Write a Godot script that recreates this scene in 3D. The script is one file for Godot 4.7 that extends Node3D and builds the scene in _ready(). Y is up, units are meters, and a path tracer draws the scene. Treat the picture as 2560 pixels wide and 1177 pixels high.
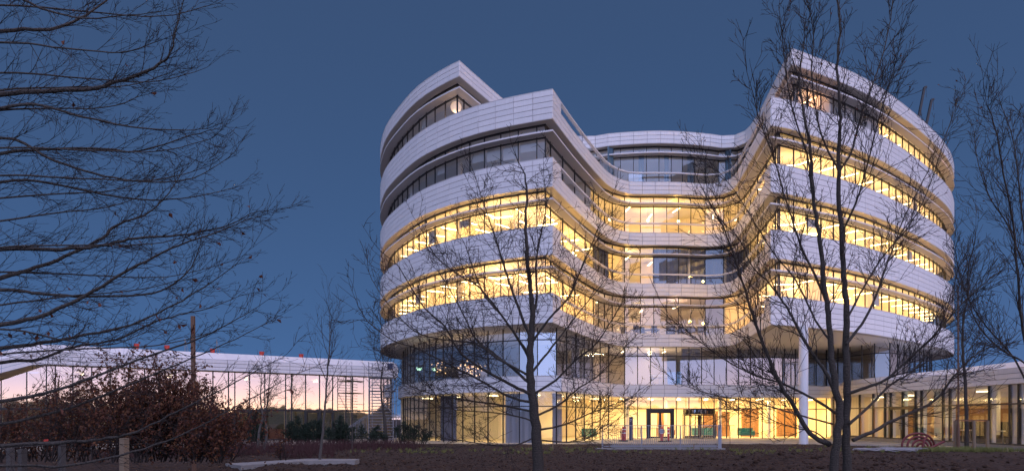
extends Node3D
# An office tower of curved white bands at dusk, seen through bare trees. Metres; the camera stands at the origin and looks along -Z.
const EYE := 1.69
const F := 1810.0

class MB:
	var v := PackedVector3Array()
	var n := PackedVector3Array()
	var i := PackedInt32Array()
	var c := PackedColorArray()
	func quad(a: Vector3, b: Vector3, d: Vector3, e: Vector3, nn: Vector3) -> void:
		var k := v.size()
		v.append(a); v.append(b); v.append(d); v.append(e)
		n.append(nn); n.append(nn); n.append(nn); n.append(nn)
		if (b - a).cross(d - a).dot(nn) > 0.0:
			i.append_array(PackedInt32Array([k, k + 2, k + 1, k, k + 3, k + 2]))
		else:
			i.append_array(PackedInt32Array([k, k + 1, k + 2, k, k + 2, k + 3]))
	func tri(a: Vector3, b: Vector3, d: Vector3, nn: Vector3) -> void:
		var k := v.size()
		v.append(a); v.append(b); v.append(d)
		n.append(nn); n.append(nn); n.append(nn)
		if (b - a).cross(d - a).dot(nn) > 0.0:
			i.append_array(PackedInt32Array([k, k + 2, k + 1]))
		else:
			i.append_array(PackedInt32Array([k, k + 1, k + 2]))
	func obox(o: Vector3, x: Vector3, y: Vector3, z: Vector3) -> void:   # centre and three half edges
		var nx := x.normalized(); var ny := y.normalized(); var nz := z.normalized()
		quad(o + x - y - z, o + x + y - z, o + x + y + z, o + x - y + z, nx)
		quad(o - x - y - z, o - x + y - z, o - x + y + z, o - x - y + z, -nx)
		quad(o + y - x - z, o + y + x - z, o + y + x + z, o + y - x + z, ny)
		quad(o - y - x - z, o - y + x - z, o - y + x + z, o - y - x + z, -ny)
		quad(o + z - x - y, o + z + x - y, o + z + x + y, o + z - x + y, nz)
		quad(o - z - x - y, o - z + x - y, o - z + x + y, o - z - x + y, -nz)
	func box(lo: Vector3, hi: Vector3) -> void:
		var h := (hi - lo) / 2
		obox((lo + hi) / 2, Vector3(h.x, 0, 0), Vector3(0, h.y, 0), Vector3(0, 0, h.z))
	func bar(p: Vector3, q: Vector3, w: float, h: float, up := Vector3.UP) -> void:   # square bar from p to q
		var d := (q - p).normalized()
		if absf(d.dot(up)) > 0.98:
			up = Vector3.RIGHT
		var s := d.cross(up).normalized()
		var u := s.cross(d)
		obox((p + q) / 2, (q - p) / 2, u * h / 2, s * w / 2)
	func tube(p: PackedVector3Array, r: PackedFloat32Array, sides: int) -> void:
		var m := p.size()
		if m < 2: return
		var k := v.size()
		var t := (p[1] - p[0]).normalized()
		var u := t.cross(Vector3.UP if absf(t.y) < 0.9 else Vector3.RIGHT).normalized()
		for a in m:
			if a > 0:
				t = (p[mini(a + 1, m - 1)] - p[a - 1]).normalized()
				u = (u - t * u.dot(t)).normalized()
			var w := t.cross(u)
			for s in sides:
				var f := TAU * s / sides
				var e := u * cos(f) + w * sin(f)
				v.append(p[a] + e * r[a]); n.append(e)
		for a in m - 1:
			for s in sides:
				var s2 := (s + 1) % sides
				var A := k + a * sides + s; var B := A + sides; var C := k + (a + 1) * sides + s2; var D := k + a * sides + s2
				i.append_array(PackedInt32Array([A, B, C, A, C, D]))
	func cyl(p: Vector3, q: Vector3, r: float, sides := 12, r2 := -1.0) -> void:
		var r1 := r if r2 < 0 else r2
		tube(PackedVector3Array([p, q]), PackedFloat32Array([r, r1]), sides)
		var d := (q - p).normalized()
		var u := d.cross(Vector3.UP if absf(d.y) < 0.9 else Vector3.RIGHT).normalized()
		var w := d.cross(u)
		for s in sides:
			var a := u * cos(TAU * s / sides) + w * sin(TAU * s / sides)
			var b := u * cos(TAU * (s + 1) / sides) + w * sin(TAU * (s + 1) / sides)
			tri(q, q + a * r1, q + b * r1, d)
			tri(p, p + a * r, p + b * r, -d)
	func prism(poly: PackedVector2Array, y0: float, y1: float, caps := true, sides := true) -> void:   # plan in (x, depth)
		if caps:
			var t := Geometry2D.triangulate_polygon(poly)
			for k in range(0, t.size(), 3):
				var a := poly[t[k]]; var b := poly[t[k + 1]]; var d := poly[t[k + 2]]
				tri(Vector3(a.x, y1, -a.y), Vector3(b.x, y1, -b.y), Vector3(d.x, y1, -d.y), Vector3.UP)
				tri(Vector3(a.x, y0, -a.y), Vector3(b.x, y0, -b.y), Vector3(d.x, y0, -d.y), Vector3.DOWN)
		if sides:
			var ccw := not Geometry2D.is_polygon_clockwise(poly)
			for k in poly.size():
				var a := poly[k]; var b := poly[(k + 1) % poly.size()]
				var d := (b - a).normalized()
				var nn := Vector3(d.y, 0, d.x) if ccw else Vector3(-d.y, 0, -d.x)
				quad(Vector3(a.x, y0, -a.y), Vector3(b.x, y0, -b.y), Vector3(b.x, y1, -b.y), Vector3(a.x, y1, -a.y), nn)
	func strip(o: PackedVector2Array, q: PackedVector2Array, y0: float, y1: float) -> void:   # a swept bar between an outer and an inner plan line
		for k in o.size() - 1:
			var a := Vector3(o[k].x, 0, -o[k].y); var b := Vector3(o[k + 1].x, 0, -o[k + 1].y)
			var e := Vector3(q[k].x, 0, -q[k].y); var f := Vector3(q[k + 1].x, 0, -q[k + 1].y)
			var d := (b - a).normalized()
			var nn := Vector3(-d.z, 0, d.x)
			var l := Vector3(0, y0, 0); var h := Vector3(0, y1, 0)
			quad(a + l, b + l, b + h, a + h, nn)
			quad(e + l, f + l, f + h, e + h, -nn)
			quad(a + h, b + h, f + h, e + h, Vector3.UP)
			quad(a + l, b + l, f + l, e + l, Vector3.DOWN)
			if k == 0: quad(a + l, e + l, e + h, a + h, -d)
			if k == o.size() - 2: quad(b + l, f + l, f + h, b + h, d)
	func blob(o: Vector3, r: Vector3, rings := 6, seg := 10) -> void:
		var k := v.size()
		for a in rings + 1:
			for s in seg:
				var th := PI * a / rings; var ph := TAU * s / seg
				var e := Vector3(sin(th) * cos(ph), cos(th), sin(th) * sin(ph))
				v.append(o + e * r); n.append((e / r).normalized())
		for a in rings:
			for s in seg:
				var A := k + a * seg + s; var B := k + (a + 1) * seg + s; var C := k + (a + 1) * seg + (s + 1) % seg; var D := k + a * seg + (s + 1) % seg
				i.append_array(PackedInt32Array([A, B, C, A, C, D]))
	func leaf(p: Vector3, d: Vector3, side: Vector3, l: float, w: float) -> void:   # a folded leaf blade
		var nn := side.cross(d).normalized()
		var m := p + d * l * 0.5
		var t := p + d * l
		var up := nn * w * 0.35
		tri(p, m + side * w / 2 + up, t, (nn - side * 0.5).normalized())
		tri(p, t, m - side * w / 2 + up, (nn + side * 0.5).normalized())
	func add(o: MB) -> void:
		var k := v.size()
		v.append_array(o.v); n.append_array(o.n)
		var j := o.i.duplicate()
		for a in j.size(): j[a] += k
		i.append_array(j)
	func mesh() -> ArrayMesh:
		var m := ArrayMesh.new()
		var arr := []
		arr.resize(Mesh.ARRAY_MAX)
		arr[Mesh.ARRAY_VERTEX] = v; arr[Mesh.ARRAY_NORMAL] = n; arr[Mesh.ARRAY_INDEX] = i
		if c.size() == v.size(): arr[Mesh.ARRAY_COLOR] = c
		m.add_surface_from_arrays(Mesh.PRIMITIVE_TRIANGLES, arr)
		return m

class Pool:   # many alike pieces: the largest in view become parts, the rest one joined part
	var items := []
	func add(mb: MB, mat: int, score: float) -> void:
		items.append([score, items.size(), mb, mat])

var M := {}
var rng := RandomNumberGenerator.new()
var used := {}
const CAM := Vector3(0, EYE, 0)

func at(px: float, py: float, d: float) -> Vector3:
	return Vector3((px - 1280.0) / F * d, EYE - (py - 1045.0) / F * d, -d)
func V(p: Vector2, y: float) -> Vector3:
	return Vector3(p.x, y, -p.y)
func numbered(s: String) -> String:
	used[s] = used.get(s, 0) + 1
	return s if used[s] == 1 else "%s_%03d" % [s, used[s] - 1]
func tag(o: Node3D, label: String, category: String, group := "", kind := "") -> Node3D:
	o.set_meta("label", label); o.set_meta("category", category)
	if group: o.set_meta("group", group)
	if kind: o.set_meta("kind", kind)
	return o
func thing(called: String, label: String, category: String, pos := Vector3.ZERO, group := "") -> Node3D:
	var o := Node3D.new()
	o.name = numbered(called)
	o.position = pos
	add_child(o)
	return tag(o, label, category, group)
func part(called: String, mb: MB, mat: Material, parent: Node3D, kind := "") -> MeshInstance3D:   # mb is in world coordinates
	var o := MeshInstance3D.new()
	o.name = called
	o.mesh = mb.mesh()
	o.material_override = mat
	o.position = -parent.position if parent.get_parent() == self else Vector3.ZERO
	if kind: o.set_meta("kind", kind)
	parent.add_child(o, true)
	return o
func copy_part(called: String, mesh: Mesh, mat: Material, parent: Node3D, t: Transform3D) -> MeshInstance3D:   # t in the parent's own axes
	var o := MeshInstance3D.new()
	o.name = called
	o.mesh = mesh
	o.material_override = mat
	o.transform = t
	parent.add_child(o, true)
	return o
func single(called: String, mb: MB, mat: Material, label: String, category: String, group := "", kind := "") -> MeshInstance3D:
	var o := MeshInstance3D.new()
	o.name = numbered(called)
	o.mesh = mb.mesh()
	o.material_override = mat
	add_child(o)
	tag(o, label, category, group, kind)
	return o
func setting(called: String, mb: MB, mat: Material, label := "") -> MeshInstance3D:
	var o := MeshInstance3D.new()
	o.name = numbered(called)
	o.mesh = mb.mesh()
	o.material_override = mat
	o.set_meta("kind", "structure")
	if label: o.set_meta("label", label)
	add_child(o)
	return o
func flush_pool(p: Pool, called: String, mats: Array, parent: Node3D, most := 300) -> void:
	p.items.sort_custom(func(a, b): return a[0] > b[0] or a[0] == b[0] and a[1] < b[1])
	var rest := MB.new()
	for k in p.items.size():
		if k < most: part(called, p.items[k][2], mats[p.items[k][3]], parent)
		else: rest.add(p.items[k][2])
	if rest.v.size(): part(called, rest, mats[0], parent, "stuff")
func seen_size(o: Vector3, nn: Vector3, area: float) -> float:
	var d := CAM - o
	return area * maxf(0.02, d.normalized().dot(nn)) / d.length_squared()

# ---- plan lines
func spline(ctrl: Array, n: int) -> PackedVector2Array:
	var dense := PackedVector2Array()
	for k in ctrl.size() - 1:
		var a: Vector2 = ctrl[maxi(k - 1, 0)]; var b: Vector2 = ctrl[k]; var c: Vector2 = ctrl[k + 1]; var d: Vector2 = ctrl[mini(k + 2, ctrl.size() - 1)]
		for s in 12: dense.append(b.cubic_interpolate(c, a, d, s / 12.0))
	dense.append(ctrl[-1])
	return resample(dense, n)
func resample(p: PackedVector2Array, n: int) -> PackedVector2Array:
	var total := 0.0
	for k in p.size() - 1: total += p[k].distance_to(p[k + 1])
	var out := PackedVector2Array([p[0]])
	var run := 0.0
	var k := 0
	for j in range(1, n):
		var want := total * j / n
		while run + p[k].distance_to(p[k + 1]) < want:
			run += p[k].distance_to(p[k + 1]); k += 1
		out.append(p[k].lerp(p[k + 1], (want - run) / p[k].distance_to(p[k + 1])))
	out.append(p[-1])
	return out
func length_of(p: PackedVector2Array) -> float:
	var t := 0.0
	for k in p.size() - 1: t += p[k].distance_to(p[k + 1])
	return t
func offset(p: PackedVector2Array, d: float) -> PackedVector2Array:   # outward (to the right of the walk) is positive, corners mitred
	var out := PackedVector2Array()
	for k in p.size():
		var a := (p[k] - p[k - 1]).normalized() if k > 0 else (p[1] - p[0]).normalized()
		var b := (p[k + 1] - p[k]).normalized() if k < p.size() - 1 else a
		var na := Vector2(a.y, -a.x); var nb := Vector2(b.y, -b.x)
		var m := (na + nb).normalized()
		out.append(p[k] + m * d / maxf(0.35, m.dot(na)))
	return out
func joined(parts: Array) -> PackedVector2Array:
	var out := PackedVector2Array()
	for p in parts:
		for q in p:
			if out.is_empty() or out[-1].distance_to(q) > 0.01: out.append(q)
	return out

func solid(c: Color, rough := 0.7, metal := 0.0) -> StandardMaterial3D:   # linear colour
	var m := StandardMaterial3D.new()
	m.albedo_color = c.linear_to_srgb()
	m.roughness = rough
	m.metallic = metal
	return m
func grained(c: Color, spread: float, freq: float, rough := 0.8, bump := 0.0, seed_ := 1, tex_m := 2.0) -> StandardMaterial3D:
	var m := StandardMaterial3D.new()
	var fn := FastNoiseLite.new()
	fn.seed = seed_; fn.frequency = freq; fn.fractal_octaves = 5
	var t := NoiseTexture2D.new()
	t.width = 512; t.height = 512; t.seamless = true; t.noise = fn
	var g := Gradient.new()
	g.set_color(0, (c * (1.0 - spread)).linear_to_srgb()); g.set_color(1, (c * (1.0 + spread)).linear_to_srgb())
	t.color_ramp = g
	m.albedo_texture = t
	m.roughness = rough
	m.uv1_triplanar = true; m.uv1_world_triplanar = true
	m.uv1_scale = Vector3.ONE / tex_m
	if bump > 0:
		var h := NoiseTexture2D.new()
		h.width = 512; h.height = 512; h.seamless = true; h.noise = fn
		m.heightmap_enabled = true
		m.heightmap_texture = h
		m.heightmap_scale = bump
	return m
func cladding(c: Color, rough: float, s: int) -> StandardMaterial3D:   # coated metal with faint run marks
	var m := grained(c, 0.055, 0.012, rough, 0.0, s, 3.0)
	m.uv1_scale = Vector3(1.4, 0.16, 1.4)
	return m
func glass(mirror: float, tint := Color(0.93, 0.95, 0.97)) -> ORMMaterial3D:   # a coated pane: a part of the light is mirrored, the rest goes through
	var m := ORMMaterial3D.new()
	var im := Image.create(4, 4, false, Image.FORMAT_RGB8)
	im.fill(Color8(255, 5, 255))
	m.orm_texture = ImageTexture.create_from_image(im)
	m.transparency = BaseMaterial3D.TRANSPARENCY_ALPHA
	m.albedo_color = Color(tint, mirror)
	return m
func glow(c: Color, e: float) -> StandardMaterial3D:
	var m := StandardMaterial3D.new()
	m.albedo_color = Color(0.9, 0.9, 0.9)
	m.emission_enabled = true
	m.emission = c.linear_to_srgb()
	m.emission_energy_multiplier = e
	return m

func materials() -> void:
	M.panel = cladding(Color(0.76, 0.75, 0.735), 0.42, 31)
	M.panel_b = cladding(Color(0.73, 0.72, 0.71), 0.46, 32)
	M.panel_c = cladding(Color(0.78, 0.765, 0.75), 0.4, 33)
	M.white = solid(Color(0.76, 0.74, 0.70), 0.6)
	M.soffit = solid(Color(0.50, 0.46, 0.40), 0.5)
	M.fin = solid(Color(0.46, 0.44, 0.42), 0.5)  # shade on the fin undersides is mixed into this grey
	M.ceiling = solid(Color(0.78, 0.75, 0.68), 0.8)
	M.joint = solid(Color(0.2, 0.195, 0.2), 0.8)
	M.dark = solid(Color(0.018, 0.018, 0.02), 0.45)
	M.bronze = solid(Color(0.035, 0.03, 0.025), 0.4, 0.5)
	M.glass = glass(0.15)
	M.glass_low = glass(0.25)
	M.glass_mirror = glass(0.40)
	M.clear = glass(0.06)
	M.floor = solid(Color(0.52, 0.45, 0.35), 0.5)
	M.inner = solid(Color(0.78, 0.72, 0.60), 0.85)
	M.dim = solid(Color(0.34, 0.30, 0.25), 0.9)  # darker copy of inner: the dimness of the rooms is put into the colour
	M.blind = solid(Color(0.62, 0.60, 0.56), 0.9)
	M.blind.backlight_enabled = true
	M.blind.backlight = Color(0.4, 0.38, 0.34)
	M.lamp = glow(Color(1.0, 0.78, 0.42), 8.0)
	M.lamp_orange = glow(Color(1.0, 0.62, 0.28), 6.0)
	M.rail = solid(Color(0.7, 0.68, 0.66), 0.4)
	M.steel = solid(Color(0.28, 0.29, 0.31), 0.45, 0.7)
	M.concrete = grained(Color(0.25, 0.24, 0.22), 0.16, 0.02, 0.85, 0.3, 3)
	M.paving = grained(Color(0.36, 0.32, 0.25), 0.22, 0.02, 0.7, 0.2, 4)
	M.soil = grained(Color(0.042, 0.020, 0.008), 0.75, 0.02, 0.95, 4.0, 5, 1.5)
	M.mulch = solid(Color(0.075, 0.036, 0.018), 0.95)
	M.mulch_b = solid(Color(0.028, 0.014, 0.009), 0.95)
	M.soil_dark = grained(Color(0.034, 0.022, 0.018), 0.6, 0.02, 0.95, 4.0, 6, 1.0)
	M.bark = grained(Color(0.062, 0.052, 0.041), 0.6, 0.03, 0.9, 2.0, 7, 0.5)
	M.bark_grey = grained(Color(0.09, 0.08, 0.068), 0.4, 0.03, 0.9, 0.8, 8, 0.6)
	M.twig = solid(Color(0.030, 0.022, 0.018), 0.9)
	M.twig_red = solid(Color(0.06, 0.022, 0.02), 0.85)
	M.leaf = solid(Color(0.10, 0.030, 0.013), 0.8)
	M.leaf_b = solid(Color(0.055, 0.02, 0.012), 0.8)
	M.leaf_c = solid(Color(0.14, 0.055, 0.018), 0.8)
	for k in ["leaf", "leaf_b", "leaf_c"]:
		M[k].backlight_enabled = true
		M[k].backlight = Color(0.3, 0.15, 0.07)
	M.needle = solid(Color(0.018, 0.034, 0.018), 0.8)
	M.grass = solid(Color(0.17, 0.18, 0.045), 0.8)
	M.timber = grained(Color(0.22, 0.16, 0.10), 0.25, 0.03, 0.85, 0.3, 9, 0.5)
	M.timber_grey = grained(Color(0.085, 0.075, 0.065), 0.25, 0.03, 0.85, 0.3, 10, 0.5)
	M.rust = grained(Color(0.16, 0.09, 0.055), 0.4, 0.03, 0.85, 0.3, 11, 0.5)
	M.red = solid(Color(0.45, 0.035, 0.02), 0.5)
	M.red_hose = solid(Color(0.13, 0.011, 0.013), 0.4)
	M.cable = solid(Color(0.3, 0.29, 0.29), 0.6)
	M.wood = grained(Color(0.30, 0.15, 0.065), 0.18, 0.02, 0.6, 0.0, 12, 1.5)
	M.brick_red = grained(Color(0.36, 0.17, 0.10), 0.12, 0.02, 0.8, 0.0, 13, 1.5)
	M.stone = grained(Color(0.20, 0.19, 0.10), 0.25, 0.02, 0.85, 0.3, 14, 1.5)
	M.curtain = solid(Color(0.14, 0.16, 0.21), 0.9)
	M.curtain_grey = solid(Color(0.30, 0.31, 0.33), 0.9)
	M.curtain_blue = solid(Color(0.10, 0.17, 0.22), 0.9)
	M.teal = solid(Color(0.02, 0.15, 0.165), 0.8)
	M.chair = solid(Color(0.13, 0.14, 0.19), 0.7)
	M.booth = solid(Color(0.05, 0.042, 0.038), 0.9)
	M.navy = solid(Color(0.025, 0.03, 0.075), 0.45)
	M.black = solid(Color(0.012, 0.012, 0.012), 0.7)
	M.pavglass = glass(0.41)
	M.yellow_post = solid(Color(0.62, 0.52, 0.30), 0.6)

func sky_image() -> Image:
	var w := 1024; var h := 512
	var im := Image.create(w, h, false, Image.FORMAT_RGBF)
	var g := Vector2(0.85, 0.527)   # where the sun went down: behind the camera and to its right
	for y in h:
		var e := (0.5 - (y + 0.5) / h) * 180.0
		var u := maxf(e, 0.0)
		var base := Vector3(0.035, 0.067, 0.147).lerp(Vector3(0.066, 0.155, 0.36), exp(-u / 14.5))
		var p := 5.4 - 3.6 * smoothstep(12.0, 46.0, u)
		for x in w:
			var a := (x + 0.5) / w * TAU   # 0 looks along -Z
			var k := (1.0 + g.dot(Vector2(sin(a), -cos(a)))) / 2.0
			var k2 := k * k
			var t := (1.0 - cos(a) * cos(deg_to_rad(u)) * 0.94 + 0.06 * sin(a)) / 2.0
			var c := base
			c += Vector3(3.6, 1.9, 0.2) * exp(-u / 1.5) * pow(k2, 4.0)
			c += Vector3(1.9, 1.0, 0.85) * exp(-u / 5.0) * pow(k2, 3.5)
			c += Vector3(0.75, 0.66, 0.95) * exp(-u / 24.0) * (1.0 - exp(-u / 2.5)) * pow(k2, 5.0)
			c += Vector3(1.15, 1.40, 2.40).lerp(Vector3(1.75, 1.55, 2.25), smoothstep(10.0, 50.0, u)) * pow(t, p) * (1.0 - 0.85 * exp(-u / 4.5) * k2 * k2)
			im.set_pixel(x, y, Color(c.x, c.y, c.z))
	return im

func setup() -> void:
	var cam := Camera3D.new()
	cam.name = "camera"
	add_child(cam)
	cam.position = CAM
	cam.keep_aspect = Camera3D.KEEP_HEIGHT
	cam.set_frustum(0.05 * 1177.0 / F, Vector2(0, 0.05 * (1045.0 - 588.5) / F), 0.05, 3000.0)
	cam.current = true
	var env := Environment.new()
	env.background_mode = Environment.BG_SKY
	var pm := PanoramaSkyMaterial.new()
	pm.panorama = ImageTexture.create_from_image(sky_image())
	env.sky = Sky.new()
	env.sky.sky_material = pm
	env.tonemap_mode = Environment.TONE_MAPPER_LINEAR
	env.tonemap_exposure = 1.07
	env.sdfgi_enabled = true; env.ssao_enabled = true; env.ssil_enabled = true
	var we := WorldEnvironment.new()
	we.environment = env
	add_child(we)
	var sun := DirectionalLight3D.new()   # already set: it stands below the horizon, only the sky still glows
	sun.name = "sun"
	add_child(sun)
	sun.look_at_from_position(Vector3.ZERO, -Vector3(0.85, -0.16, 0.527))
	sun.light_color = Color(1.0, 0.72, 0.6)
	sun.light_energy = 0.05
	sun.light_angular_distance = 0.5
	sun.shadow_enabled = true

# ---- the tower
var T: Node3D
var ZB := [7.62, 11.82, 16.03, 20.24, 24.44]   # undersides of the white bands, the last one is the roof's
var left_line: PackedVector2Array
var recess_line: PackedVector2Array
var right_line: PackedVector2Array
var roof_left: PackedVector2Array
var roof_recess: PackedVector2Array
var back_pts := [Vector2(43.0, 78), Vector2(39, 86), Vector2(29, 92), Vector2(16, 94), Vector2(2, 91), Vector2(-8, 83)]
var inside: PackedVector2Array   # plan of the rooms
var panes := Pool.new()
var mullions := Pool.new()
var panels := Pool.new()

func add_panel(a: Vector2, b: Vector2, y0: float, y1: float, pool: Pool, thick := 0.05) -> void:   # one cladding panel, gaps all round, edges bent back
	var d := (b - a).normalized()
	var nn := Vector3(d.y, 0, d.x)
	var g := 0.007
	var p := V(a + d * g, y0 + g); var q := V(b - d * g, y0 + g)
	var up := Vector3(0, y1 - y0 - 2 * g, 0)
	var mb := MB.new()
	var o := nn * rng.randf_range(-0.002, 0.002)
	var c := 0.012
	var s := V(d, 0) * c; var h := Vector3(0, c, 0)
	mb.quad(p + o + s + h, q + o - s + h, q + up + o - s - h, p + up + o + s - h, nn)
	var bk := -nn * thick
	mb.quad(p + o + s + h, q + o - s + h, q + bk, p + bk, (Vector3.DOWN + nn * 0.3).normalized())
	mb.quad(p + up + o + s - h, q + up + o - s - h, q + up + bk, p + up + bk, (Vector3.UP + nn * 0.3).normalized())
	mb.quad(p + o + s + h, p + up + o + s - h, p + up + bk, p + bk, (-V(d, 0) + nn * 0.3).normalized())
	mb.quad(q + o - s + h, q + up + o - s - h, q + up + bk, q + bk, (V(d, 0) + nn * 0.3).normalized())
	pool.add(mb, rng.randi() % 3, seen_size((p + q + up) / 2, nn, p.distance_to(q) * (y1 - y0)))
func add_pane(a: Vector2, b: Vector2, y0: float, y1: float, mat: int, pool: Pool, slack := 0.004) -> void:
	var d := (b - a).normalized()
	var nn := Vector3(d.y, 0, d.x)
	# each pane sits a hair out of true, as real ones do
	var t := nn * rng.randf_range(-slack, slack)
	var w := nn * rng.randf_range(-slack, slack)
	var mb := MB.new()
	var k := (nn + (V(d, 0) * rng.randf_range(-slack, slack))).normalized()
	mb.quad(V(a, y0) - t, V(b, y0) + t, V(b, y1) + w, V(a, y1) - w, k)
	pool.add(mb, mat, seen_size(V((a + b) / 2, (y0 + y1) / 2), nn, a.distance_to(b) * (y1 - y0)))
func add_mullion(p: Vector2, along: Vector2, y0: float, y1: float, pool: Pool, w := 0.048, deep := 0.085) -> void:
	var d := along.normalized()
	var nn := Vector3(d.y, 0, d.x)
	var mb := MB.new()
	mb.obox(V(p, (y0 + y1) / 2) - nn * (deep / 2 - 0.035), V(d, 0) * w / 2, Vector3(0, (y1 - y0) / 2, 0), nn * deep / 2)
	pool.add(mb, 0, seen_size(V(p, (y0 + y1) / 2), nn, w * (y1 - y0)))
func tangent(p: PackedVector2Array, k: int) -> Vector2:
	return (p[mini(k + 1, p.size() - 1)] - p[maxi(k - 1, 0)]).normalized()

func lamp_bar(p: Vector2, d: Vector2, l: float, y: float, e: float, col: Color, mat: Material, parent: Node3D, w := 0.09) -> void:   # a glowing bar below the ceiling, and its light
	var mb := MB.new()
	mb.bar(V(p - d * l / 2, y), V(p + d * l / 2, y), w, 0.05)
	part("ceiling_lamp", mb, mat, parent)
	var a := AreaLight3D.new()
	a.name = "lamp_glow"
	a.area_size = Vector2(l, w)
	a.area_normalize_energy = true
	a.light_energy = e
	a.light_color = col.linear_to_srgb()
	a.shadow_enabled = true
	a.set("area_range", 20.0)
	var x := V(d, 0)
	a.transform = Transform3D(Basis(x, Vector3.UP.cross(x), Vector3.UP), V(p, y - 0.035) - parent.position)
	parent.add_child(a, true)

func inward(p: PackedVector2Array, k: int) -> Vector2:
	var t := tangent(p, k)
	return Vector2(-t.y, t.x)

func glazed_floor(lines: Array, y0: float, y1: float, first: Array, fin_y: float) -> void:   # panes, mullions and frames of one storey; lines are plan lines of the glass
	for j in lines.size():
		var p: PackedVector2Array = lines[j]
		var yy: float = y0 + first[j]
		for k in p.size() - 1:
			add_pane(p[k], p[k + 1], yy, fin_y, 0, panes)
			add_pane(p[k], p[k + 1], fin_y, y1 - 0.05, 0, panes)
		for k in p.size():
			if j > 0 and k == 0: continue
			add_mullion(p[k], tangent(p, k), yy, y1 - 0.05, mullions)
	var all := joined(lines)
	var fr := MB.new()
	fr.strip(offset(all, 0.05), offset(all, -0.12), y1 - 0.09, y1 + 0.02)
	part("head_frame", fr, M.dark, T)
	var tr := MB.new()
	tr.strip(offset(all, 0.045), offset(all, -0.1), fin_y - 0.09, fin_y - 0.02)
	part("transom", tr, M.dark, T)

func closed_plan(front: PackedVector2Array, off: float) -> PackedVector2Array:
	return offset(joined([front, PackedVector2Array(back_pts)]), off)

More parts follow.
